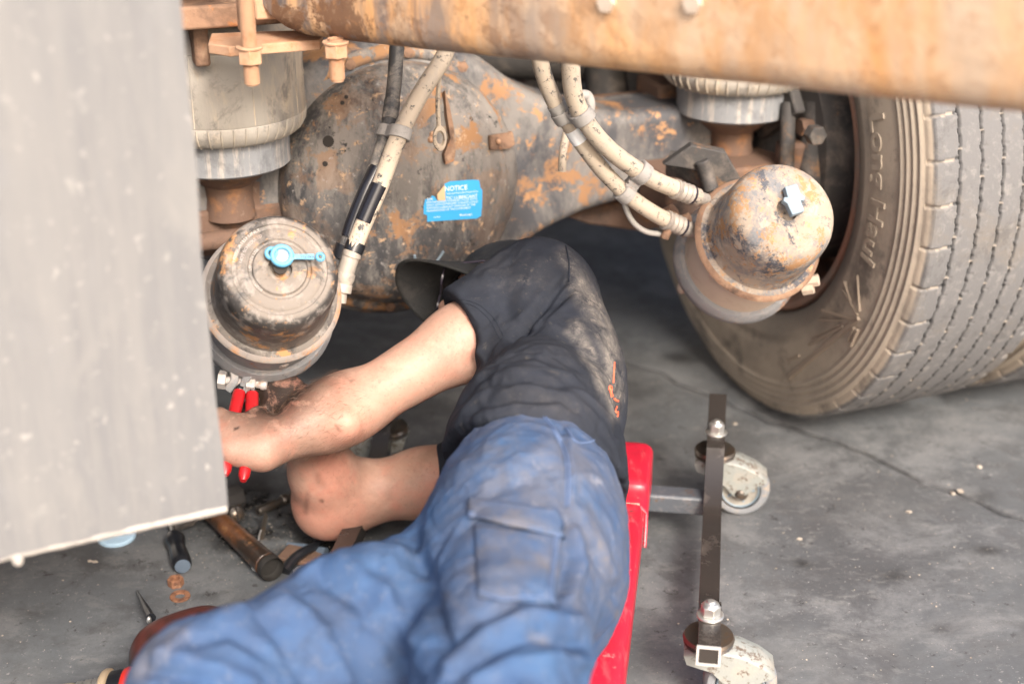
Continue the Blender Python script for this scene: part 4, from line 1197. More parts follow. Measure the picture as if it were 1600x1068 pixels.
# bolt heads blurred on the beam face
for px, py in ((1085, 5), (950, 4)):
    d = raydir(px, py); t = np.dot(b0 - CAMP, bn) / np.dot(d, bn)
    obj('beam_bolt', MB().hexa(CAMP + d * t, -bn, .010, .006), MT['tan'], beam, 28)
# clamp plate with two hanging studs
mb = MB()
pz = .772
pts = [(325, 68), (358, 73), (500, 62), (505, 55), (470, 47), (330, 52)]
UB = np.cross(bd, bn)
P0 = [CAMP + raydir(x, y) * ((pz - CAMH) / raydir(x, y)[2]) for x, y in pts]
n = 6
mb.add(P0 + [p_ - UP * .013 for p_ in P0], [tuple(range(n)), tuple(range(n, 2 * n))[::-1]] + [(i, n + i, n + (i + 1) % n, (i + 1) % n) for i in range(n)])
plate = obj('clamp_plate', mb, MT['stud'], truck, 30, bevel=.0015)
mb = MB(); mb.box(W(425, 5, 1.80) , (.05, .03, .035), RA); mb.box(W(440, -5, 1.78), (.012, .03, .05), RA)
obj('clamp_block', mb, MT['stud'], plate, bevel=.003)
def stud(px, py0, py1, Y, r, ynut, top=None):
    a_, b_ = W(px, py0, Y), W(px, py1, Y)
    ztop, zbot = a_[2], b_[2]
    pr = []
    z = ztop
    while z > zbot + .002:
        pr += [(r, z), (r * .86, z - .0009)]; z -= .0018
    pr += [(r * .8, zbot), (.0001, zbot)]
    o = obj('stud', MB().lathe(pr, (a_[0], a_[1], 0), np.eye(3), 20), MT['stud'], plate, 20)
    if ynut:
        zt, zb_ = W(px, ynut[0], Y)[2], W(px, ynut[1], Y)[2]
        M = MB().hexa((a_[0], a_[1], zb_), UP, .0150, zt - zb_, hint=(.35, .9, 0))
        M.lathe([(.0001, zt), (.016, zt), (.016, zt + .003), (.0001, zt + .003)], (a_[0], a_[1], 0), np.eye(3), 24)
        obj('nut', M, MT['stud'], plate, 28, bevel=.0008)
stud(382, -30, 133, 1.685, .0095, (76, 99))
stud(524, 60, 127, 1.70, .0095, (68, 89))
stud(376, -60, 48, 1.72, .0095, None)

# ---- unseen plain far wall, added to keep low sky light from under the truck
wl = MB().box(A(0, 6.2, 1.9), (16, .2, 3.8), RA)
tag(obj('light_block_wall', wl, MT['wall']), 'unseen plain wall added far behind the truck to block low sky light', 'wall')

# ---- mud flap
fz0 = None
cr = CAMP + raydir(357, 800) * 1.44
cl = CAMP + raydir(-80, 884) * ((cr[2] - CAMH) / raydir(-80, 884)[2])
fd_ = nrm((cr - cl) * A(1, 1, 0)); fn_ = A(-fd_[1], fd_[0], 0)
NX, NZ = 40, 60
wd_ = .52; ht_ = .62
V = []
for k in range(2):
    for i in range(NX + 1):
        for j in range(NZ + 1):
            x = -wd_ * (1 - i / NX); z = ht_ * j / NZ
            bow = .010 * math.sin(x * 5.5 + 1.0) * math.exp(-z * 2) + .004 * math.sin(z * 7 + x * 3)
            ed = .0025 * (math.sin(z * 40) * .5 + math.sin(z * 17 + 1)) * (1 if i == NX else 0)
            V.append(cr + fd_ * (x + ed * .5) + UP * (z + (.0012 * math.sin(x * 60) + .001 * math.sin(x * 143) if j == 0 else 0)) + fn_ * (bow + k * .009))
nn = (NX + 1) * (NZ + 1)
F = []
ix = lambda k, i, j: k * nn + i * (NZ + 1) + j
for i in range(NX):
    for j in range(NZ):
        F.append((ix(0, i, j), ix(0, i + 1, j), ix(0, i + 1, j + 1), ix(0, i, j + 1)))
        F.append((ix(1, i, j), ix(1, i, j + 1), ix(1, i + 1, j + 1), ix(1, i + 1, j)))
for i in range(NX):
    F.append((ix(0, i, 0), ix(1, i, 0), ix(1, i + 1, 0), ix(0, i + 1, 0))); F.append((ix(0, i, NZ), ix(0, i + 1, NZ), ix(1, i + 1, NZ), ix(1, i, NZ)))
for j in range(NZ):
    F.append((ix(0, NX, j), ix(1, NX, j), ix(1, NX, j + 1), ix(0, NX, j + 1))); F.append((ix(0, 0, j), ix(0, 0, j + 1), ix(1, 0, j + 1), ix(1, 0, j)))
flap = obj('mud_flap', MB().add(V, F), MT['flap'], truck, 50)
flap['label'] = 'pale grey spattered mud flap hanging at the left'
mb = MB()
lip = [cr + fd_ * x + UP * -.001 + fn_ * (.010 * math.sin(x * 5.5 + 1.0) + .0035) for x in np.linspace(-wd_, 0, 50)]
mb.tube(lip, [.0056 + .0004 * math.sin(i * 1.9) for i in range(50)], 10)
obj('flap_edge', mb, MT['fliplip'], flap)
mb = MB()
q = cr + fd_ * (-.205) - UP * .006 + fn_ * -.001
mb.ball(q, (.006, .005, .008)); obj('mud_lump', mb, MT['fliplip'], flap)

# ------------------------------------------------------------------ creeper
CR = nrm(G(1020, 690, .13) * A(1, 1, 0) - G(975, 1068, .13) * A(1, 1, 0))     # towards its head end
CRX = A(CR[1], -CR[0], 0)                                                      # to its right
RC = np.stack([CRX, CR, UP], 1)
creeper = thing('creeper', 'red padded mechanic creeper on castors under the lying mechanic', 'creeper', tuple(G(900, 900, 0)))
def rbox(M, c, size, R, r, n=4, crown=0.0):
    """cushion: box with rounded edges, built as a dense grid pushed to a rounded box"""
    hx, hy, hz = np.array(size) / 2
    nu = 24
    V = []; F = []
    def face(o, u, v):
        b = len(V)
        for i in range(nu + 1):
            for j in range(nu + 1):
                V.append(o + u * (2 * i / nu - 1) + v * (2 * j / nu - 1))
        for i in range(nu):
            for j in range(nu):
                k = b + i * (nu + 1) + j
                F.append((k, k + nu + 1, k + nu + 2, k + 1))
    X, Y, Z = A(hx, 0, 0), A(0, hy, 0), A(0, 0, hz)
    for o, u, v in ((Z, X, Y), (-Z, Y, X), (X, Y, Z), (-X, Z, Y), (Y, Z, X), (-Y, X, Z)): face(o, u, v)
    P = np.array(V); inner = A(hx - r, hy - r, hz - r)
    Q = np.clip(P, -inner, inner); D = P - Q
    L = np.linalg.norm(D, axis=1)[:, None]
    P = Q + D / np.maximum(L, 1e-9) * np.minimum(r, np.maximum(L, 0) + 1e9 * 0 + r)
    P[:, 2] += crown * np.clip(1 - (P[:, 0] / hx) ** 2, 0, 1) * np.clip(1 - (P[:, 1] / hy) ** 2, 0, 1) * (P[:, 2] > 0)
    M.add(np.asarray(c) + P @ R.T, F)
hr = G(1022, 690, .145); hr[2] = 0            # far right top corner of the headrest
padw = .27
mb = MB(); hl = .135
rbox(mb, hr - CRX * padw / 2 - CR * hl / 2 + UP * .107, (padw, hl, .082), RC, .016, crown=.004)
obj('headrest_pad', mb, MT['vinyl'], creeper, 60)['label'] = 'raised red headrest pad'
mb = MB(); pl = .95
p_ = hr - CR * (hl + .004)
rbox(mb, p_ - CRX * (padw / 2 + .004) - CR * pl / 2 + UP * .093, (padw, pl, .062), RC, .015, crown=.006)
pad = obj('padded_board', mb, MT['vinyl'], creeper, 60)
mb = MB()
q = p_ - CRX * .002
mb.tube([q + UP * .112 - CR * .004 - CRX * .03, q + UP * .116 - CR * .006 - CRX * .008, q + UP * .108 - CR * .008 + CRX * .0005, q + UP * .085 - CR * .02 + CRX * .001, q + UP * .068 - CR * .035 + CRX * .001], .0028, 8)
obj('seam_piping', mb, MT['vinyl'], creeper)
mb = MB(); mb.box(q + UP * .113 - CRX * .035 - CR * -.001, (.05, .008, .006), RC); obj('pad_gap', mb, MT['tan'], creeper)
mb = MB(); mb.ball(hit(bvh_of(np.array([(-1, 0, .5), (1, 0, .5), (1, 3, .5), (-1, 3, .5)], float) * 1.0, np.array([[0, 1, 2, 3]])), 900, 900) * 0 + W(988, 769, 1.79), .005)
obj('staple', mb, MT['tape'], creeper)
# rail: side profile (distance along CR from the bolt, height of the top)
rb = G(1119, 676, .135); rb[2] = 0            # far bolt on the right rail
rn = G(1112, 962, .135); rn[2] = 0
span = float(np.dot(rb - rn, CR))
RWD = .027
prof = [(.062, .172), (.012, .140), (0, .135), (-.028, .135), (-.040, .130), (-.050, .118), (-.112, .072), (-.124, .068), (-.16, .068)]
prof += [(-span + .16, .068), (-span + .125, .068), (-span + .112, .072), (-span + .05, .118), (-span + .04, .130), (-span + .028, .135), (-span, .135), (-span - .062, .135)]
def rail(org, flip):
    mb = MB()
    pts = [org + CR * a_ + UP * z_ for a_, z_ in prof]
    n = len(pts); V = []
    tan = np.gradient(np.array(pts), axis=0)
    hgt = .026
    for i in range(n):
        t = nrm(tan[i]); nn_ = nrm(np.cross(CRX, t)); nn_ = nn_ if nn_[2] > 0 else -nn_
        for a_, b_ in ((-.5, 0), (.5, 0), (.5, -1), (-.5, -1)): V.append(pts[i] + CRX * a_ * RWD + nn_ * b_ * hgt)
    F = [(0, 1, 2, 3)]
    for i in range(n - 1):
        for j in range(4):
            k = (j + 1) % 4; F.append((4 * i + j, 4 * i + k, 4 * i + 4 + k, 4 * i + 4 + j))
    mb.add(V, F)
    o = obj('frame_rail', mb, MT['blackpaint'], creeper, 25, bevel=.003)
    # open end of the tube
    e = org + CR * prof[-1][0] + UP * (.135 - hgt / 2)
    M = MB(); wv = .0145; wi = .0105
    for sx, sz, w_, h_ in ((0, 1, RWD + .002, .003), (0, -1, RWD + .002, .003)): M.box(e + UP * sz * (hgt / 2 - .001) - CR * .0015, (w_, .003, h_), RC)
    for sx in (-1, 1): M.box(e + CRX * sx * (RWD / 2 - .0005) - CR * .0015, (.003, .003, hgt - .004), RC)
    obj('tube_end', M, MT['railend'], creeper, 20)
    M = MB().box(e - CR * .0004, (RWD - .005, .002, hgt - .005), RC); obj('tube_mouth', M, MT['hole'], creeper)
    return o
r1 = rail(rb, 1); r1['label'] = 'black tube rail at the right side'
LS = -CRX * .515
r2 = rail(rb + LS, -1); r2['label'] = 'black tube rail at the left side'
def hexbolt(q):
    mb = MB()
    mb.lathe([(.0001, 0), (.0165, 0), (.017, .0015), (.016, .003), (.0001, .003)], q, np.eye(3), 28)
    mb.hexa(q + UP * .003, UP, .0125, .013, hint=(.3, .9, 0))
    mb.lathe([(.0108, .016), (.0085, .019), (.0055, .020), (.005, .022), (.0001, .0225)], q, np.eye(3), 20)
    return obj('rail_bolt', mb, MT['zinc'], creeper, 28, bevel=.0008)
def castor(q, yaw):
    """q: point on the rail's underside; yaw: heading of the trailing wheel"""
    t = A(math.cos(yaw), math.sin(yaw), 0); s = A(-t[1], t[0], 0)
    R = np.stack([t, s, UP], 1)
    zt = q[2]
    mb = MB()
    mb.lathe([(.0001, zt), (.030, zt), (.032, zt - .004), (.029, zt - .008), (.031, zt - .010), (.026, zt - .016), (.0001, zt - .017)], (q[0], q[1], 0), np.eye(3), 32)
    root = obj('castor', mb, MT['shaft'], creeper, 35)
    wc = A(q[0], q[1], 0) + t * .042 + UP * .0440
    # hood: two cheeks and an arched top
    prof_ = [(-.030, zt - .018), (.010, zt - .012), (.040, zt - .017), (.064, zt - .028), (.082, zt - .042)]
    low = [(.066, zt - .050), (.047, .040), (.041, .033), (.034, .038), (.006, zt - .040), (-.026, zt - .030)]
    poly = prof_ + low
    mb = MB()
    for sy in (-1, 1): mb.prism([(x, z) for x, z in poly], A(q[0], q[1], 0) + s * sy * .0225 - s * .0012, t, UP, s * .0024)
    V = []
    for x, z in prof_:
        for sy in (-1, -.86, 0, .86, 1): V.append(A(q[0], q[1], 0) + t * x + s * sy * .0237 + UP * (z + .0055 - .0055 * sy ** 4))
    F = []
    for i in range(len(prof_) - 1):
        for j in range(4): F.append((i * 5 + j, i * 5 + j + 1, i * 5 + 6 + j, i * 5 + 5 + j))
    mb.add(V, F)
    ho = obj('castor_hood', mb, MT['caster'], root, 35)
    sm = ho.modifiers.new('thick', 'SOLIDIFY'); sm.thickness = .0012
    Rw = np.stack([t, UP, -s], 1)
    K = 1.08
    mb = MB()
    mb.lathe([(.028, -.0125), (.0305, -.0135), (.036, -.0125), (.0395, -.008), (.0405, -.003), (.0405, .003), (.0395, .008), (.036, .0125), (.0305, .0135), (.028, .0125)], wc, Rw, 56)
    mb.v = [tuple(wc + (A(*v_) - wc) * 1.13) for v_ in mb.v]
    obj('castor_tyre', mb, MT['castertyre'], root, 40)
    mb = MB()
    mb.lathe([(.0001, -.010), (.010, -.0115), (.014, -.009), (.020, -.0085), (.026, -.011), (.0285, -.012), (.0285, .012), (.026, .011), (.020, .0085), (.014, .009), (.010, .0115), (.0001, .010)], wc, Rw, 40)
    hub = obj('castor_hub', mb, MT['casterhub'], root, 35)
    mb = MB()
    for k in range(5):
        a_ = k * 2 * math.pi / 5
        for sz in (-1, 1): mb.box(wc + Rw @ A(.0185 * math.cos(a_), .0185 * math.sin(a_), sz * .0095), (.008, .003, .002), Rw @ np.array([[math.cos(a_), -math.sin(a_), 0], [math.sin(a_), math.cos(a_), 0], [0, 0, 1]]))
    for sz in (-1, 1): mb.lathe([(.0268, sz * .0115), (.0288, sz * .0135), (.0302, sz * .0115)], wc, Rw, 40)
    obj('hub_rim', mb, MT['paleplug'], root, 30, split=True)
    mb = MB()
    for sz in (-1, 1):
        mb.lathe([(.0075, sz * .0230), (.0075, sz * .0265), (.005, sz * .0290), (.0001, sz * .0295)], wc, Rw, 20)
        mb.lathe([(.0125, sz * .0205), (.0125, sz * .0220), (.0001, sz * .0222)], wc, Rw, 24)
    obj('axle_pin', mb, MT['shaft'], root, 35, split=True)
    return root
LM = [(rb, rad(-8)), (rb - CR * span, rad(-6)), (rb + LS, rad(172)), (rb + LS - CR * span, rad(200))]
for q, yaw in LM:
    hexbolt(q + UP * .1352)
    cs = castor(q + UP * .108, yaw)
for q, k in ((rb, -.078),):
    a_ = q + CR * k; z_ = .075
    mb = MB(); mb.box(a_ - CRX * .2575 + UP * (z_ - .018), (.515, .034, .030), RC)
    o = obj('cross_bar', mb, MT['crossbar'], creeper, bevel=.004)

# ------------------------------------------------------------------ person
sR, eR, wR = W(850, 458, 1.83), W(556, 633, 1.70), W(412, 698, 1.615)
sL, eL, wL = A(.0, 1.84, .13), G(520, 780, .085), W(464, 640, 1.722)
pel, waist, chest = A(.022, 1.36, .265), A(.024, 1.50, .28), A(.046, 1.72, .275)
hipR, hipL = A(.010, 1.31, .325), A(-.028, 1.345, .205)
knR, anR = A(-.035, .88, .33), A(-.05, .50, .12)
hipL = A(-.028, 1.345, .238)
knL, anL = A(-.284, 1.085, .296), A(-.21, .70, .10)
hd = W(806, 487, 1.885)
hu, hf = nrm(A(.15, .88, .45)), None
hf = A(-.93, .08, .20); hf = nrm(hf - hu * np.dot(hf, hu)); hs = np.cross(hu, hf)
person = thing('person', 'man in dark t-shirt and blue work trousers lying on a creeper, gripping red pliers', 'person', (pel[0], pel[1], 0))
B = Field((-.47, .40, .0), (.24, 2.10, .53), .0034)
# trunk and legs (under the clothes)
B.cone(pel, waist, .082, .078, .06, (A(0, 0, 1), 1.15))
B.cone(waist, chest, .076, .078, .06, (A(0, 0, 1), 1.3))
B.cone(chest, sR - A(-.01, .02, .02), .068, .050, .03); B.cone(chest, sL, .068, .055, .03)
B.cone(hipR, knR, .068, .045, .05); B.cone(knR, anR, .044, .036, .03)
B.cone(hipL, knL, .066, .050, .05); B.cone(knL, anL, .046, .036, .03)
for a_, f_ in ((anR, A(0, -.10, -.05)), (anL, A(-.09, -.05, -.04))): B.cone(a_, a_ + f_, .036, .028, .02)
# neck and head
mid = (sR + sL) / 2 + A(0, .03, .01)
B.cone(mid, hd - hu * .05, .058, .052, .03)
RH = np.stack([hs, hf, hu], 1)
B.ell(hd + hu * .02, RH, (.073, .092, .098), .02)
B.ell(hd - hu * .055 + hf * .035, RH, (.055, .058, .06), .03)                # jaw
B.cone(hd + hf * .085 + hu * .012, hd + hf * .100 - hu * .020, .008, .011, .012)   # nose
B.ell(hd + hf * .082 - hu * .055, RH, (.024, .012, .008), .008)                 # lips
for s_ in (-1, 1):
    B.ell(hd + hs * s_ * .076 - hu * .005 - hf * .005, RH, (.009, .02, .032), .006)      # ears
    B.ell(hd + hs * s_ * .031 + hf * .088 + hu * .012, RH, (.014, .010, .009), .006, cut=True)   # eye sockets
    B.ell(hd + hs * s_ * .031 + hf * .079 + hu * .012, RH, (.012, .012, .010), .003)
# right arm
mR = sR + (eR - sR) * .45
B.cone(sR, mR, .053, .0475, .03); B.cone(mR, eR, .0475, .0375, .03)
fR = eR + (wR - eR) * .32
B.cone(eR, fR, .0390, .0385, .03); B.cone(fR, wR, .0385, .0265, .03, (nrm(A(.3, .1, 1)), 1.04))
B.cone(eR - A(.0, .0, .0) + (W(543, 657, 1.645) - eR) * .55, W(542, 660, 1.642), .026, .0165, .028)   # elbow point
B.cone(W(536, 620, 1.70), W(478, 650, 1.665), .025, .019, .03)    # forearm muscle
# right hand: a fist round the plier grips
pb, pt = W(366, 745, 1.575), W(386, 600, 1.705)
pdv = nrm(pt - pb)                       # along the pliers
hc = W(369, 692, 1.635)                   # centre of the grips
bk = nrm(CAMP - hc); bk = nrm(bk - pdv * np.dot(bk, pdv))   # towards the viewer, square to the grips
lf = np.cross(pdv, bk)                   # sideways
if lf[0] > 0: lf = -lf                   # to the left
for i in range(4):
    o_ = pdv * (.025 - .0170 * i)
    ln = (.92, 1.0, .95, .78)[i]
    kn = hc + o_ + lf * .026 + bk * .022
    B.cone(wR + pdv * (.010 - .007 * i), kn, .0155, .0105, .008)
    p1 = kn + (lf * .014 - bk * .034) * ln
    p2 = p1 + (-lf * .020 - bk * .016) * ln
    p3 = p2 + (-lf * .018 + bk * .008) * ln
    B.cone(kn, p1, .0105, .0092, .004); B.cone(p1, p2, .0100, .0090, .004); B.cone(p2, p3, .0090, .0078, .004)
B.ell((wR * .42 + (hc + bk * .024) * .58), np.stack([pdv, lf, bk], 1), (.033, .032, .016), .02)
B.cone(wR - pdv * .006, hc - pdv * .024 + bk * .020 + lf * .002, .021, .015, .02)            # heel of the hand
t1 = hc + pdv * .030 + bk * .024 - lf * .024
B.cone(wR + pdv * .016, t1, .017, .013, .014)
t2 = hc + pdv * .050 - bk * .006 - lf * .022; t3 = hc + pdv * .058 - bk * .018 - lf * .004
B.cone(t1, t2, .0120, .0105, .006); B.cone(t2, t3, .0105, .0085, .005)
# left arm
mL = sL + (eL - sL) * .5
B.cone(sL, mL, .055, .047, .03); B.cone(mL, eL, .047, .040, .03)
fL = eL + (wL - eL) * .35
B.cone(eL, fL, .039, .040, .075); B.cone(fL, wL, .040, .027, .03)
B.cone(eL, eL + (W(500, 800, eL[1] - .01) - eL) * .8, .034, .024, .04)
# left hand: dirty, fingers spread behind the clamp bolt
kc = W(422, 622, 1.708)
fx = nrm(W(390, 628, 1.722) - W(456, 624, 1.712)); fy = nrm(np.cross(fx, nrm(CAMP - kc)))
if fy[2] < 0: fy = -fy
fb = np.cross(fx, fy); fb = fb if np.dot(fb, CAMP - kc) > 0 else -fb
B.ell(W(439, 622, 1.708), np.stack([fx, fy, fb], 1), (.036, .036, .016), .016)
B.cone(wL, W(444, 624, 1.709), .026, .024, .02)
for i in range(4):
    yy = .031 - .0205 * i
    k_ = kc + fy * yy + fb * .006
    L_ = (.9, 1.0, .94, .76)[i]
    B.cone(W(452, 628, 1.708) + fy * yy * .5, k_, .014, .0108, .006)
    a_ = k_ + (fx * .030 + fb * -.002 + fy * (yy * .12)) * L_
    b_ = a_ + (fx * .019 - fb * .012) * L_
    c_ = b_ + (fx * .010 - fb * .016) * L_
    B.cone(k_, a_, .0100, .0092, .003); B.cone(a_, b_, .0092, .0084, .004); B.cone(b_, c_, .0084, .0072, .004)
ta = W(456, 640, 1.705); tb = W(430, 655, 1.70); tc_ = W(406, 648, 1.705); td = W(393, 634, 1.71)
B.cone(ta, tb, .017, .0125, .012); B.cone(tb, tc_, .0120, .0105, .006); B.cone(tc_, td, .0102, .0085, .005)
B.F[:, :, 0] = 1.0
VB, FB = B.mesh(); VB = relax(VB, FB, 2, .4)
pB = proj(VB)
NB = vnormals(VB, FB)
fac = np.clip((CAMP - VB) * NB @ np.ones(3) * 0 + ((CAMP - VB) * NB).sum(1) / np.linalg.norm(CAMP - VB, axis=1), 0, 1)
def near_seg(V, a_, b_):
    a_, b_ = np.asarray(a_), np.asarray(b_)
    ba = b_ - a_; t = np.clip(((V - a_) @ ba) / (ba @ ba), -.5, 1.5)
    return np.linalg.norm(V - a_ - t[:, None] * ba, axis=1), t
dl = np.linalg.norm(VB - W(432, 622, 1.71), axis=1)
dirt_gaps = np.clip(1.95 - dl / .068, 0, 1)
dr = np.linalg.norm(VB - hc, axis=1)
dirt_gaps = np.maximum(dirt_gaps, .42 * np.clip(1.4 - dr / .06, 0, 1))
dirt_gaps = np.maximum(dirt_gaps, .22 * np.clip(1.3 - np.abs(pB[:, 0] - 430) / 60, 0, 1) * np.clip(1 - np.abs(pB[:, 1] - 690) / 60, 0, 1))
def pline(P, pts):
    d = np.full(len(P), 1e9)
    for a_, b_ in zip(pts[:-1], pts[1:]):
        a_, b_ = A(*a_), A(*b_); ba = b_ - a_
        t = np.clip(((P - a_) @ ba) / (ba @ ba), 0, 1)
        d = np.minimum(d, np.linalg.norm(P - a_ - t[:, None] * ba, axis=1))
    return d
marks = [([(525, 665), (530, 672)], 2.6, .6), ([(498, 752), (497, 742)], 6, .35), ([(500, 748), (505, 756)], 6, .25), ([(430, 690), (500, 660)], 14, .13), ([(490, 700), (540, 740)], 20, .14), ([(366, 670), (372, 668)], 3, 1.0), ([(455, 670), (459, 668)], 3, .9), ([(502, 781), (503, 783)], 2.5, .9), ([(480, 772), (478, 800)], 4, .4), ([(385, 690), (405, 722)], 12, .16), ([(431, 600), (398, 603)], 2.2, .9), ([(432, 614), (394, 620)], 2.2, .9), ([(431, 628), (398, 637)], 2.2, .9), ([(440, 596), (446, 640)], 4, .8), ([(548, 596), (552, 593)], 2.5, .6), ([(462, 690), (470, 685)], 4, .35)]  # smudges, plus dark lines painting the shaded gaps between the left fingers
for pts, w_, s_ in marks: dirt_gaps = np.maximum(dirt_gaps, s_ * np.exp(-(pline(pB, pts) / w_) ** 2) * (fac > .1))
flush = np.clip(np.exp(-(np.linalg.norm(VB - W(541, 657, 1.648), axis=1) / .03) ** 2) + .8 * np.exp(-(np.linalg.norm(VB - W(500, 800, eL[1] - .04), axis=1) / .06) ** 2), 0, 1)
dustB = .7 * np.exp(-(np.linalg.norm(VB - W(385, 718, 1.53), axis=1) / .03) ** 2)
body = npobj('body', VB, FB, MT['skin'], person, attrs=dict(dirt_gaps=dirt_gaps, flush=flush, dust=dustB))

# fine hair on the forearms
mb = MB()
for a_, b_, nh in ((eR, wR, 1100), (eL, wL, 500)):
    dd, tt = near_seg(VB, a_, b_)
    ids = np.where((dd < .06) & (tt > .02) & (tt < .92))[0]
    if not len(ids): continue
    ax_ = nrm(b_ - a_)
    for i in rng.choice(ids, nh):
        n_ = NB[i]; t_ = nrm(ax_ - n_ * np.dot(ax_, n_) + rng.normal(size=3) * .35)
        L_ = rng.uniform(.005, .012); p_ = VB[i] + rng.normal(size=3) * .0008; s_ = nrm(np.cross(n_, t_)) * .00011
        q_ = p_ + t_ * L_ * .5 + n_ * L_ * .22; r_ = p_ + t_ * L_ + n_ * L_ * .30
        mb.add([p_ - s_, p_ + s_, p_ + n_ * .00018, q_ - s_ * .8, q_ + s_ * .8, q_ + n_ * .00015, r_], [(0, 1, 4, 3), (1, 2, 5, 4), (2, 0, 3, 5), (3, 4, 6), (4, 5, 6), (5, 3, 6)])
ah = obj('arm_hair', mb, MT['armhair'], person); ah['kind'] = 'stuff'

def fold(V, N, P, pts, amp, w_, side=None):
    """raises (amp > 0) or sinks a crease along a line on the visible side"""
    d = pline(P, pts)
    return amp * np.exp(-(d / w_) ** 2)
def view_face(V, N):
    c = CAMP - V
    return np.clip(((c * N).sum(1) / np.linalg.norm(c, axis=1) + .15) / .4, 0, 1)
# t-shirt
S = Field((-.20, 1.36, .05), (.26, 2.04, .53), .0038)
hemR = sR + (eR - sR) * .40
arm = nrm(eR - sR)
S.cone(sR + A(-.008, 0, .006), hemR + arm * .03 + A(-.002, 0, .006), .071, .0685, .035)
sl, X = S.grid(S.lo, S.lo + S.n * S.h)
dd = (X[0] - hemR[0]) * arm[0] + (X[1] - hemR[1]) * arm[1] + (X[2] - hemR[2]) * arm[2]
S.F = np.maximum(S.F, dd).astype(np.float32)
S.cone(hemR - arm * .05, hemR + arm * .06, .0545, .0545, .004, cut=True)
del X, dd
S.cone(waist + A(0, -.06, 0), waist + A(0, .04, 0), .100, .103, .05, (A(0, 0, 1), 1.36))
S.cone(waist, chest, .101, .093, .06, (A(0, 0, 1), 1.50))
S.cone(chest, sR - A(-.012, .01, .012), .082, .060, .03); S.cone(chest, sL, .085, .066, .05)
S.ell(A(.085, 1.74, .33), np.eye(3), (.060, .10, .085), .05)
S.cone(sR - A(.01, -.01, .01), mid + A(-.01, .02, .03), .062, .062, .04)
S.cone(sL, sL + (eL - sL) * .30, .062, .056, .03)
sl, X = S.grid(S.lo, S.lo + S.n * S.h)
S.plane_cut(A(.04, 1.445, .38), A(-.35, -1, -.9))
del X
VS, FS = S.mesh(); VS = relax(VS, FS, 3, .5)
NS_ = vnormals(VS, FS); PS = proj(VS); vf = view_face(VS, NS_)
D = np.zeros(len(VS))
for pts, a_, w_ in (([(886, 428), (862, 448), (830, 490), (812, 520)], -.007, 8), ([(888, 442), (870, 462), (842, 500), (815, 520)], .006, 9), ([(886, 462), (860, 478), (838, 498), (812, 523)], -.007, 7), ([(884, 474), (862, 490), (835, 508)], .005, 8),
                    ([(845, 405), (822, 450), (812, 500)], .004, 12), ([(800, 400), (790, 450), (795, 495)], -.004, 14), ([(760, 430), (770, 470), (790, 510)], .003, 12), ([(868, 395), (878, 420), (888, 430)], -.004, 7),
                    ([(880, 388), (888, 410), (888, 440)], -.004, 4), ([(735, 560), (800, 530), (870, 540), (940, 600)], .006, 13), ([(716, 590), (760, 568), (830, 556), (900, 580), (950, 640)], -.007, 10), ([(708, 622), (760, 585), (830, 575), (890, 590), (950, 660)], .008, 12),
                    ([(704, 640), (760, 602), (830, 592), (890, 606), (955, 680)], -.007, 9), ([(700, 662), (760, 618), (830, 606), (900, 622), (960, 690)], .008, 11), ([(696, 682), (745, 640), (800, 622), (860, 626)], -.007, 8), ([(694, 700), (750, 656), (810, 636), (870, 640)], .007, 9),
                    ([(900, 470), (935, 520), (952, 600)], .004, 14), ([(880, 520), (915, 560), (940, 620)], -.004, 12), ([(860, 500), (900, 510), (930, 540)], .004, 9)):
    D += .75 * fold(VS, NS_, PS, pts, a_, w_)
cr_ = lambda P_, sd, p_=5: (1 - np.abs(vnoise(P_, sd))) ** p_
warp = np.stack([vnoise(VS * 12, 51), vnoise(VS * 12, 52), vnoise(VS * 12, 53)], 1)
D += .0024 * (cr_(VS * A(16, 22, 18) + .8 * warp, 54) - .25) - .0022 * (cr_(VS * A(14, 20, 16) + .8 * warp, 55, 7) - .2)
for pts, a_, w_ in (([(884, 440), (850, 478), (822, 512), (800, 532)], -.013, 6), ([(878, 430), (846, 462), (818, 500)], .006, 8), ([(886, 458), (858, 492), (826, 524)], -.006, 6)):
    D += fold(VS, NS_, PS, pts, a_, w_)
q3 = VS * A(26, 40, 26) + .9 * np.stack([vnoise(VS * 12, 21), vnoise(VS * 12, 22), vnoise(VS * 12, 23)], 1)
D += .0022 * vnoise(q3, 24) + .0035 * (1 - 2 * np.abs(vnoise(VS * A(12, 46, 14), 25))) * np.clip((1.66 - VS[:, 1]) / .12, 0, 1)
VS = VS + NS_ * (D * vf * np.clip((PS[:, 0] - 690) / 60, .3, 1))[:, None]
VS = relax(VS, FS, 1, .2)
PS = proj(VS)
dS = np.zeros(len(VS))
for pts, w_, s_ in (([(905, 445), (935, 490), (955, 545), (958, 620)], 16, .95), ([(900, 510), (925, 560), (945, 610)], 10, .8), ([(888, 520), (905, 535), (915, 560)], 7, .7), ([(880, 400), (905, 430), (930, 470)], 12, .45), ([(945, 600), (960, 650)], 8, .8), ([(770, 420), (830, 440)], 40, .08), ([(815, 437), (820, 440)], 7, .55), ([(760, 560), (930, 560)], 70, .05), ([(800, 620), (900, 640)], 25, .1)):
    dS = np.maximum(dS, s_ * np.exp(-(pline(PS, pts) / w_) ** 2))
shirt = npobj('t_shirt', VS, FS, MT['shirt'], person, attrs=dict(dust=dS))
bs = bvh_of(VS, FS)
mb = MB()
def dtube(pts, r, off=.0008, bv=bs, M=None, n=6):
    q = drape(bv, pts, off, n)
    if len(q) > 2: (M or mb).tube(q, r, 6)
dtube([(959.5, 566), (958.5, 580), (957.5, 598)], .0010)
dtube([(951, 609), (952, 603), (955, 605), (954, 612), (957, 618)], .0013); dtube([(952, 604), (953, 612), (955, 620)], .0012)
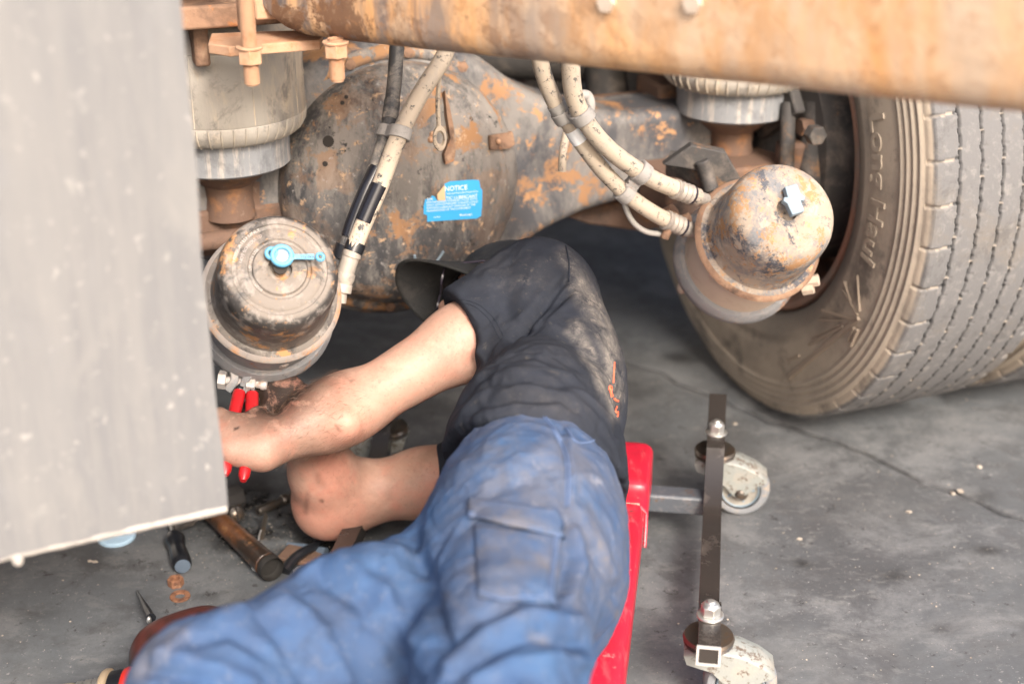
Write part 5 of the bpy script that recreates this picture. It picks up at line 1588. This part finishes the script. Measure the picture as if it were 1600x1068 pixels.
dtube([(959, 623), (962, 625), (965, 626)], .0016)
dtube([(963, 635), (961, 641), (963, 645), (965, 643), (964, 650)], .0012)
if len(mb.v): obj('red_print', mb, MT['redprint'], person)
mb = MB()
dtube([(884, 384), (889, 410), (889, 440)], .0012, .0002)
dtube([(700, 468), (740, 478), (765, 500), (780, 528)], .0006, .0002); dtube([(694, 464), (742, 473), (771, 496), (786, 524)], .0006, .0002)
if len(mb.v): obj('sleeve_seam', mb, MT['shirt'], person, split=True)

# trousers
T = Field((-.42, .62, .03), (.24, 1.60, .50), .0039)
T.ell(pel + A(-.012, 0, .018), np.eye(3), (.105, .15, .142), .04)
T.ell(A(.034, 1.41, .295), np.eye(3), (.076, .088, .098), .06)
T.cone(pel, waist + A(0, .02, 0), .098, .092, .05, (A(0, 0, 1), 1.40))
T.cone(hipR, hipR + (knR - hipR) * .5, .098, .077, .05); T.cone(hipR + (knR - hipR) * .5, knR, .077, .068, .04); T.cone(knR, anR, .072, .062, .03)
T.cone(hipL, hipL + (knL - hipL) * .5, .100, .089, .05); T.cone(hipL + (knL - hipL) * .5, knL, .086, .076, .04); T.cone(knL, anL, .074, .06, .03)
T.plane_cut(A(.04, 1.530, .28), A(.0, 1, .1))
VT, FT = T.mesh(); VT = relax(VT, FT, 3, .5)
NT = vnormals(VT, FT); PT = proj(VT); vf = view_face(VT, NT)
D = np.zeros(len(VT))
for pts, a_, w_ in (([(880, 670), (884, 730), (882, 790)], -.004, 6), ([(890, 670), (894, 730), (892, 790)], .003, 7), ([(660, 760), (640, 820), (670, 920), (690, 1000)], -.010, 14),
                    ([(700, 720), (780, 730), (860, 700)], .003, 14), ([(690, 760), (760, 770), (830, 750)], -.003, 12),
                    ([(880, 820), (892, 870), (880, 920), (866, 940)], -.008, 7), ([(895, 830), (908, 880), (895, 930)], .006, 9), ([(925, 860), (950, 900), (960, 930)], -.005, 8), ([(905, 800), (935, 850), (955, 900)], .004, 10), ([(960, 760), (985, 830), (985, 890)], -.003, 10),
                    ([(700, 1040), (760, 985), (830, 960), (900, 970)], .007, 13), ([(705, 1060), (770, 1010), (840, 990), (905, 1005)], -.008, 11), ([(740, 1066), (800, 1035), (870, 1025), (915, 1035)], .007, 12), ([(690, 1010), (740, 965), (800, 945)], -.006, 10),
                    ([(600, 815), (640, 840), (655, 880)], -.006, 10), ([(560, 850), (610, 862), (650, 855)], .005, 12), ([(500, 900), (560, 940), (610, 1010), (640, 1060)], -.007, 14), ([(540, 885), (600, 930), (645, 1000)], .007, 14), ([(440, 930), (500, 990), (540, 1060)], .007, 16), ([(400, 950), (450, 1010), (480, 1066)], -.006, 14),
                    ([(300, 1000), (360, 985), (430, 1030)], -.006, 12), ([(250, 1020), (330, 1040), (390, 1066)], .006, 14), ([(225, 1045), (300, 1060), (350, 1068)], -.005, 10), ([(470, 890), (540, 870), (610, 880)], .005, 14), ([(620, 900), (590, 960), (600, 1020)], .005, 16), ([(350, 960), (430, 945), (480, 960)], .004, 13)):
    D += 1.15 * fold(VT, NT, PT, pts, a_, w_)
cr_ = lambda P_, sd, p_=5: (1 - np.abs(vnoise(P_, sd))) ** p_
warp = np.stack([vnoise(VT * 9, 41), vnoise(VT * 9, 42), vnoise(VT * 9, 43)], 1)
D += .0024 * (cr_(VT * A(13, 17, 15) + .8 * warp, 44) - .25) - .0022 * (cr_(VT * A(16, 12, 14) + .8 * warp, 45, 7) - .2) + .0016 * (cr_(VT * 42 + 1.2 * warp, 46, 6) - .2)
q3 = VT * A(20, 20, 20) + 1.1 * np.stack([vnoise(VT * 10, 31), vnoise(VT * 10, 32), vnoise(VT * 10, 33)], 1)
D += .0012 * vnoise(q3, 34) + .0007 * vnoise(VT * 60, 35)
VT = VT + NT * (D * (.25 + .75 * vf))[:, None]
VT = relax(VT, FT, 1, .2)
PT = proj(VT)
dT = np.zeros(len(VT)); gT = np.zeros(len(VT))
dT = np.maximum(dT, .62 * np.clip((PT[:, 0] - 640) / 120, 0, 1) * np.clip((1010 - PT[:, 1]) / 80, 0, 1)); dT = np.maximum(dT, .16)
for pts, w_, s_ in (([(900, 700), (960, 760), (985, 830)], 32, .55), ([(780, 800), (850, 810), (900, 850), (960, 920)], 20, .6), ([(930, 820), (940, 860), (955, 890)], 10, 1.0), ([(740, 800), (735, 850), (740, 900)], 10, .8), ([(760, 840), (800, 860)], 18, .7), ([(830, 990), (850, 1000)], 12, 1.0), ([(950, 940), (965, 960)], 8, 1.0),
                    ([(790, 770), (860, 760), (880, 800)], 16, .5), ([(700, 930), (735, 960)], 10, .6), ([(900, 960), (940, 1000)], 30, .5), ([(240, 1000), (215, 1050), (280, 985)], 22, .7), ([(350, 950), (450, 900)], 10, .5), ([(700, 700), (720, 760)], 25, .3), ([(640, 880), (700, 1060)], 20, .15), ([(880, 670), (940, 700)], 14, .6), ([(740, 820), (880, 930)], 70, .3)):
    dT = np.maximum(dT, s_ * np.exp(-(pline(PT, pts) / w_) ** 2))
for pts, w_, s_ in (([(800, 740), (870, 760), (880, 800)], 40, .6), ([(700, 740), (760, 740)], 35, .4), ([(760, 870), (860, 900)], 60, .45), ([(900, 760), (960, 850)], 40, .4), ([(700, 1000), (720, 1060)], 20, .4)):
    gT = np.maximum(gT, s_ * np.exp(-(pline(PT, pts) / w_) ** 2))
trou = npobj('trousers', VT, FT, MT['jean'], person, attrs=dict(dust=dT, grime=gT))
bt = bvh_of(VT, FT)
def patch(name, quad, off, thick, m, bulge=0.0, nu=26, nv=26):
    """a cloth patch sewn on a surface; quad = four corners in order"""
    a_, b_, c_, d_ = [A(*q) for q in quad]
    V = []; dv = []
    for i in range(nu + 1):
        for j in range(nv + 1):
            u, v = i / nu, j / nv
            p = (a_ * (1 - u) + b_ * u) * (1 - v) + (d_ * (1 - u) + c_ * u) * v
            e = min(u, 1 - u, v, 1 - v)
            q = hit(bt, p[0], p[1], off + bulge * min(1, e * 6))
            V.append(q if q is not None else V[-1])
    F = [(i * (nv + 1) + j, i * (nv + 1) + j + 1, (i + 1) * (nv + 1) + j + 1, (i + 1) * (nv + 1) + j) for i in range(nu) for j in range(nv)]
    V = np.array(V)
    P = proj(V)
    o = npobj(name, V, np.array(F), m, person, attrs=dict(dust=np.clip(.62 + .3 * vnoise(V * 30, 5), 0, 1), grime=np.full(len(V), .45)))
    sm = o.modifiers.new('thick', 'SOLIDIFY'); sm.thickness = thick; sm.offset = 0
    return o
patch('cargo_pocket', [(742, 822), (876, 838), (862, 945), (748, 935)], .0014, .0024, MT['jean'], .0035)
patch('pocket_flap', [(735, 783), (868, 800), (884, 846), (736, 812)], .0046, .0026, MT['jean'], .002)
mb = MB()
for pts in ([(736, 810), (800, 822), (880, 843)], [(737, 806), (800, 817), (880, 838)], [(864, 838), (858, 890), (852, 940)], [(868, 840), (862, 890), (856, 940)], [(848, 650), (868, 680), (884, 720), (884, 790)], [(852, 650), (872, 680), (889, 720), (889, 790)], [(884, 668), (900, 690), (922, 690), (940, 680)], [(750, 932), (800, 940), (860, 942)]):
    dtube(pts, .0009, .006 if pts[0][0] < 870 and pts[0][1] > 790 else .0006, bt, mb, 8)
obj('seam_stitching', mb, MT['stitch'], person, split=True)
mb = MB()
for a_, b_ in (((950, 668), (940, 692)), ((935, 664), (945, 690))):
    continue
    q = drape(bt, [a_, ((a_[0] + b_[0]) / 2, (a_[1] + b_[1]) / 2), b_], .004, 4)
    if len(q) > 2: mb.tube(q, .004, 8)
if len(mb.v): obj('belt_loop', mb, MT['jean'], person, split=True)

# cap
mb = MB()
n1, n2 = 28, 14
V = []
for j in range(n2 + 1):
    el = (math.pi / 2) * (j / n2) ** .9
    for i in range(n1):
        a_ = 2 * math.pi * i / n1
        r_ = math.cos(el)
        seam = 1 + .006 * (abs(math.sin(a_ * 3)) < .12)
        V.append(hd + hu * (.030 + .082 * math.sin(el)) + (hs * .080 * math.cos(a_) + hf * .098 * math.sin(a_)) * r_ * seam)
F = [(j * n1 + i, j * n1 + (i + 1) % n1, (j + 1) * n1 + (i + 1) % n1, (j + 1) * n1 + i) for j in range(n2) for i in range(n1)]
mb.add(V, F)
cap = obj('cap', mb, MT['cap'], person, 50)
sm = cap.modifiers.new('thick', 'SOLIDIFY'); sm.thickness = .003
mb = MB(); V = []; na, nb = 30, 12
for i in range(na + 1):
    a_ = -1 + 2 * i / na
    ang_ = a_ * rad(72)
    base = hd + hu * .032 + hs * .080 * math.sin(ang_) + hf * .098 * math.cos(ang_)
    for j in range(nb + 1):
        b_ = j / nb
        ln = .084 * (1 - .55 * abs(a_) ** 3)
        V.append(base + hf * ln * b_ - hu * (.006 * b_ + (.050 * a_ * a_) * (.35 + .65 * b_)) + hs * (.010 * a_ * b_))
F = [(i * (nb + 1) + j, i * (nb + 1) + j + 1, (i + 1) * (nb + 1) + j + 1, (i + 1) * (nb + 1) + j) for i in range(na) for j in range(nb)]
mb.add(V, F)
bill = obj('cap_bill', mb, MT['capmesh'], person, 60)
sm = bill.modifiers.new('thick', 'SOLIDIFY'); sm.thickness = .004
mb = MB()
mb.ball(hd + hu * .02 - hf * .02, (.080, .098, .06), 24, RH)
obj('hair', mb, MT['hair'], person)
mb = MB()
for s_ in (-1, 1):
    c_ = hd + hs * s_ * .032 + hf * .112 + hu * .012
    mb.lathe([(.017, -.001), (.0195, -.001), (.0195, .0015), (.017, .0015)], c_, frame(hf) @ np.diag((1.15, .85, 1)), 24)
    mb.tube([c_ + hs * s_ * .022, hd + hs * s_ * .08 + hf * .06 + hu * .012, hd + hs * s_ * .08 - hf * .01 + hu * .01], .0018, 8)
mb.tube([hd + hs * .013 + hf * .112 + hu * .014, hd - hs * .013 + hf * .112 + hu * .014], .0018, 8)
obj('glasses', mb, MT['glassplastic'], person)
# work boots (out of the picture at the feet)
for a_, f_ in ((anR, A(0, -.13, -.06)), (anL, A(-.12, -.07, -.05))):
    mb = MB(); f_ = f_
    mb.tube(spline([a_ + A(0, .02, .06), a_, a_ + f_ * .5 + A(0, 0, -.01), a_ + f_], 5), [.052] * 6 + [.05] * 5 + [.045] * 4 + [.03], 14)
    obj('boot', mb, MT['toolblack'], person)

# ------------------------------------------------------------------ pliers
mb = MB()
pliers = thing('pliers', 'red handled pliers gripped at the brake chamber clamp', 'pliers', tuple(pb))
sx = nrm(np.cross(pdv, bk))
if sx[0] < 0: sx = -sx
for s_, nm in ((-1, 'a'), (1, 'b')):
    mb = MB()
    Lp = np.linalg.norm(pt - pb)
    P = spline([pb + sx * s_ * .0115 - pdv * (.004 if s_ > 0 else -.001), pb + pdv * Lp * .3 + sx * s_ * .013, pb + pdv * Lp * .6 + sx * s_ * .0115, pb + pdv * Lp * .90 + sx * s_ * .0085], 6)
    r_ = np.interp(np.linspace(0, 1, len(P)), [0, .03, .1, .5, .92, 1], [.004, .0072, .0078, .0082, .0088, .0084])
    mb.tube(P, r_, 14)
    obj('red_grip', mb, MT['redgrip'], pliers, 50)
mb = MB()
q = pb + pdv * Lp * .9
for s_ in (-1, 1):
    mb.prism([(s_ * .0085 - .004, 0), (s_ * .0085 + .004, 0), (.004 * s_ + .004, .03), (.003 * s_, .06), (.001 * s_, .06), (.002 * s_ - .004, .03)], q, sx, pdv, bk * .008)
obj('plier_jaws', mb, MT['toolblack'], pliers, 25, bevel=.001)

# ------------------------------------------------------------------ tools on the floor
# hammer with a wooden handle
ham = thing('hammer', 'hammer with an oily brown wooden handle, its dark butt end towards us', 'hammer', tuple(G(385, 860, 0)))
h0, h1 = G(417, 881, .020), G(322, 792, .024)
P = spline([h0, h0 + (h1 - h0) * .3, h0 + (h1 - h0) * .7, h1], 6)
rr_ = np.interp(np.linspace(0, 1, len(P)), [0, .1, .5, 1], [.0185, .0175, .0155, .0135])
obj('handle', MB().tube(P, rr_, 20), MT['wood'], ham, 50, bevel=.0015)
hd_ = nrm(h1 - h0)
obj('butt_end', MB().lathe([(.0001, 0), (.0175, 0), (.0188, -.002), (.019, -.012), (.0185, -.014)], h0 - hd_ * .003, frame(hd_), 24), MT['endgrain'], ham, 40)
cs_ = nrm(np.cross(hd_, UP))
M = MB(); R = frame(cs_)
M.lathe([(.0001, -.06), (.018, -.06), (.021, -.055), (.021, -.03), (.016, -.022), (.018, 0), (.016, .022), (.021, .03), (.021, .055), (.018, .06), (.0001, .06)], h1 + UP * .0, R, 8)
obj('hammer_head', M, MT['darksteel'], ham, 30, bevel=.001)
# screwdriver with a stubby black grip
sc_ = thing('screwdriver', 'stubby black screwdriver with a blue grey grip end, pointing away beside the rusty nut', 'screwdriver', tuple(G(280, 868, 0)))
s0, s1 = G(285, 883, .014), G(272, 838, .016)
dv = nrm(s1 - s0); R = frame(dv)
Ld = np.linalg.norm(s1 - s0)
M = MB().lathe([(.0115, -.002), (.0138, .002), (.0145, .01), (.0135, Ld * .45), (.0120, Ld * .66), (.0145, Ld * .75), (.0155, Ld * .9), (.013, Ld * 1.0), (.006, Ld * 1.04)], s0, R, 28)
obj('grip', M, MT['toolblack'], sc_, 40)
obj('grip_end', MB().lathe([(.0116, -.0015), (.011, -.0028), (.0001, -.0032)], s0, R, 28), MT['toolgrey'], sc_, 40)
obj('blade', MB().tube([s1, s1 + dv * .03, s1 + dv * .10 - UP * .010], .0028, 10), MT['zinc'], sc_)
# nut, washer, small parts
nq = G(275, 913, 0)
M = MB()
R6 = [(math.cos(k * math.pi / 3 + .3), math.sin(k * math.pi / 3 + .3)) for k in range(6)]
n24 = 24
V = []; F = []
ro, ri, hh = .0118, .0068, .0115
ring_o = []
for k in range(n24):
    a_ = 2 * math.pi * k / n24
    kk = (a_ - .3) % (math.pi / 3) - math.pi / 6
    ring_o.append(ro * math.cos(math.pi / 6) / math.cos(kk))
for z_, rs in ((0, ring_o), (hh * .9, ring_o), (hh, [r * .93 for r in ring_o]), (hh, [ri] * n24), (0, [ri] * n24)):
    for k in range(n24):
        a_ = 2 * math.pi * k / n24; V.append(nq + A(rs[k] * math.cos(a_), rs[k] * math.sin(a_), z_))
for l in range(4):
    for k in range(n24): F.append((l * n24 + k, l * n24 + (k + 1) % n24, (l + 1) * n24 + (k + 1) % n24, (l + 1) * n24 + k))
ho_ = M.add(V, F) and None
tag(obj('nut', M if False else MB().add(V, F), MT['nutrust'], sharp=25), 'rusty hexagonal nut on the floor beside the rusty washer', 'nut')
wq = G(281.5, 932, 0)
tag(obj('washer', MB().lathe([(.0072, 0), (.0142, 0), (.0145, .001), (.0140, .0028), (.0074, .0028), (.0072, 0)], wq, np.eye(3), 36), MT['nutrust'], sharp=40), 'flat rusty washer lying just in front of the rusty nut', 'washer')
q = G(401, 885, .006)
tag(obj('bolt', MB().lathe([(.0001, -.007), (.004, -.007), (.0055, -.005), (.0058, .004), (.005, .006), (.0001, .0065)], q, frame(A(-.3, -.9, .25)), 16), MT['zinc']), 'small bright bolt head beside the hammer butt', 'bolt')
# socket and extension bar
ext = thing('extension_bar', 'oily steel socket extension bar lying behind the bent elbow', 'extension bar', tuple(G(440, 785, 0)))
e0, e1 = G(403, 799, .009), G(530, 740, .009)
dv = nrm(e1 - e0)
M = MB().tube([e0, e0 + dv * .002, e0 + dv * .032, e0 + dv * .036, e0 + dv * .046, e0 + dv * .049, e0 + dv * .051, e0 + dv * .056, e0 + dv * .059, e0 + dv * .16], [.0070, .0078, .0076, .0062, .0062, .0088, .0088, .0088, .0060, .0060], 16)
obj('bar', M, MT['shaft'], ext, 35)
obj('socket_mouth', MB().lathe([(.0056, -.0004), (.0001, -.0006)], e0, frame(dv), 4), MT['hole'], ext)
soc = thing('socket', 'dark round impact socket half hidden by the mud flap corner', 'socket', tuple(G(368, 806, 0)))
R = frame(nrm(A(.35, -.8, .45)))
q = G(368, 802, .012)
obj('barrel', MB().lathe([(.0001, -.02), (.012, -.02), (.0125, -.002), (.0132, .004), (.0115, .010), (.006, .0125), (.0001, .013)], q, R, 24), MT['shaft'], soc, 45)
obj('screw_slot', MB().box(q + R[:, 2] * .012, (.003, .022, .004), R), MT['hole'], soc)
# pry tools near the creeper's left castor
pry = thing('pry_bar', 'dark curved pry tool with a pale worn edge on the oily floor', 'pry bar', tuple(G(470, 870, 0)))
P = spline([G(445, 892, .006), G(458, 875, .012), G(474, 862, .016), G(492, 852, .014), G(508, 836, .012)], 6)
obj('shank', MB().tube(P, np.linspace(.009, .006, len(P)), 10), MT['toolblack'], pry)
obj('worn_tip', MB().tube([G(500, 842, .013), G(508, 832, .016)], [.005, .003], 8), MT['zinc'], pry)
bl = thing('blade_tool', 'thin upright steel blade tool with a bright edge behind the hammer handle', 'blade', tuple(G(407, 838, 0)))
obj('blade', MB().prism([(0, 0), (.010, .0), (.012, .035), (.006, .042)], G(404, 843, 0), A(.5, .5, 0), A(.15, .3, .95), A(.003, -.002, 0)), MT['shaft'], bl, 20)
obj('bright_edge', MB().tube(spline([G(404, 843, .001), G(405, 836, .010), G(408, 828, .022)], 4), .0011, 6), MT['railend'], bl)
cz = thing('chisel', 'flat blue grey steel chisel lying near the curved pry tool', 'chisel', tuple(G(464, 853, 0)))
obj('shank', MB().tube([G(449, 850, .005), G(475, 853, .006), G(510, 862, .008)], [.0035, .0045, .007], 8), MT['toolgrey'], cz)
tag(obj('debris_block', MB().box(G(470, 868, .004), (.06, .04, .008), frame(UP, A(.3, .9, 0))), MT['rustdark'], bevel=.002), 'flat rusty steel scrap under the curved pry tool', 'scrap')
# pale blue lid
lid = thing('lid', 'round pale blue plastic lid lying on the floor under the mud flap', 'lid', tuple(G(180, 840, 0)))
lq = G(182, 834, .006); R = frame(nrm(A(.05, -.15, 1)), A(0, 1, 0))
obj('lid_shell', MB().lathe([(.0265, -.007), (.029, -.004), (.0292, .002), (.0275, .0045), (.0001, .0052)], lq, R, 44), MT['palebl'], lid, 50)
obj('lid_mark', MB().prism([(-.012, -.011), (-.002, -.006), (.0, -.010), (.012, -.007), (.011, -.003), (.001, -.005), (-.001, -.001), (-.012, -.007)], lq + R[:, 2] * .0052, A(1, 0, 0), A(0, 1, .15), UP * .0006), MT['whiteprint'], lid, 20)
# dull red power tool behind the knee
drl = thing('power_tool', 'dull red power tool with a thin black bit, half behind the bent knee', 'power tool', tuple(G(280, 985, 0)))
q = G(290, 1000, .03)
fdv = nrm(A(.55, .35, 0)); sdv = A(-fdv[1], fdv[0], 0)
M = MB()
n1, n2 = 20, 12
V = []
for j in range(n2 + 1):
    el = math.pi / 2 * j / n2
    for i in range(n1):
        a_ = 2 * math.pi * i / n1
        ca, sa = math.cos(a_), math.sin(a_)
        ca, sa = math.copysign(abs(ca) ** .7, ca), math.copysign(abs(sa) ** .7, sa)
        V.append(A(q[0], q[1], 0) + (fdv * .075 * ca + sdv * .040 * sa) * math.cos(el) ** .6 + UP * (.004 + .062 * math.sin(el) ** .8))
M.add(V, [(j * n1 + i, j * n1 + (i + 1) % n1, (j + 1) * n1 + (i + 1) % n1, (j + 1) * n1 + i) for j in range(n2) for i in range(n1)])
obj('housing', M, MT['maroon'], drl, 60)
obj('button', MB().ball(G(233, 968, .030), (.0035, .004, .006)), MT['zinc'], drl)
M = MB()
pts_ = [G(243, 1010, .045), G(245, 990, .048), G(254, 978, .05), G(268, 974, .05)]
obj('grey_panel', MB().prism([(-.02, -.025), (.02, -.025), (.02, .012), (.008, .022), (-.012, .018)], A(q[0], q[1], .028) - fdv * .052 - sdv * .028, nrm(A(.7, -.3, .1)), UP, A(-.3, -.9, 0) * .004), MT['toolgrey'], drl, 30)
obj('bit', MB().tube([G(236, 965, .030), G(228, 950, .022), G(214, 922, .006)], [.007, .0055, .0012], 8), MT['toolblack'], drl)
# impact wrench at the lower left edge
iw = thing('impact_wrench', 'black and red air tool with a tan ring lying at the lower left corner', 'air tool', tuple(G(160, 1068, 0)))
a0, a1 = G(218, 1088, .030), G(96, 1092, .026)
dv = nrm(a1 - a0); R = frame(dv); La = np.linalg.norm(a1 - a0)
obj('body_shell', MB().lathe([(.0001, -.03), (.025, -.03), (.034, -.015), (.036, .02), (.033, .036)], a0, R, 36), MT['toolblack'], iw, 40)
obj('red_band', MB().lathe([(.0364, .000), (.0375, .004), (.0375, .014), (.0355, .018)], a0, R, 36), MT['brightred'], iw, 40)
obj('tan_ring', MB().lathe([(.032, .034), (.036, .036), (.0365, .041), (.034, .045), (.028, .046)], a0, R, 36), MT['tanrubber'], iw, 40)
M = MB()
for k in range(3): M.lathe([(.0001, .047 + .011 * k), (.025 - .002 * k, .047 + .011 * k), (.026 - .002 * k, .050 + .011 * k), (.025 - .002 * k, .056 + .011 * k), (.0001, .057 + .011 * k)], a0, R, 24)
obj('steel_collar', M, MT['zinc'], iw, 40)
obj('tan_nose', MB().lathe([(.0001, .081), (.019, .081), (.020, .085), (.017, .115), (.0001, .118)], a0, R, 24), MT['tanrubber'], iw, 40)
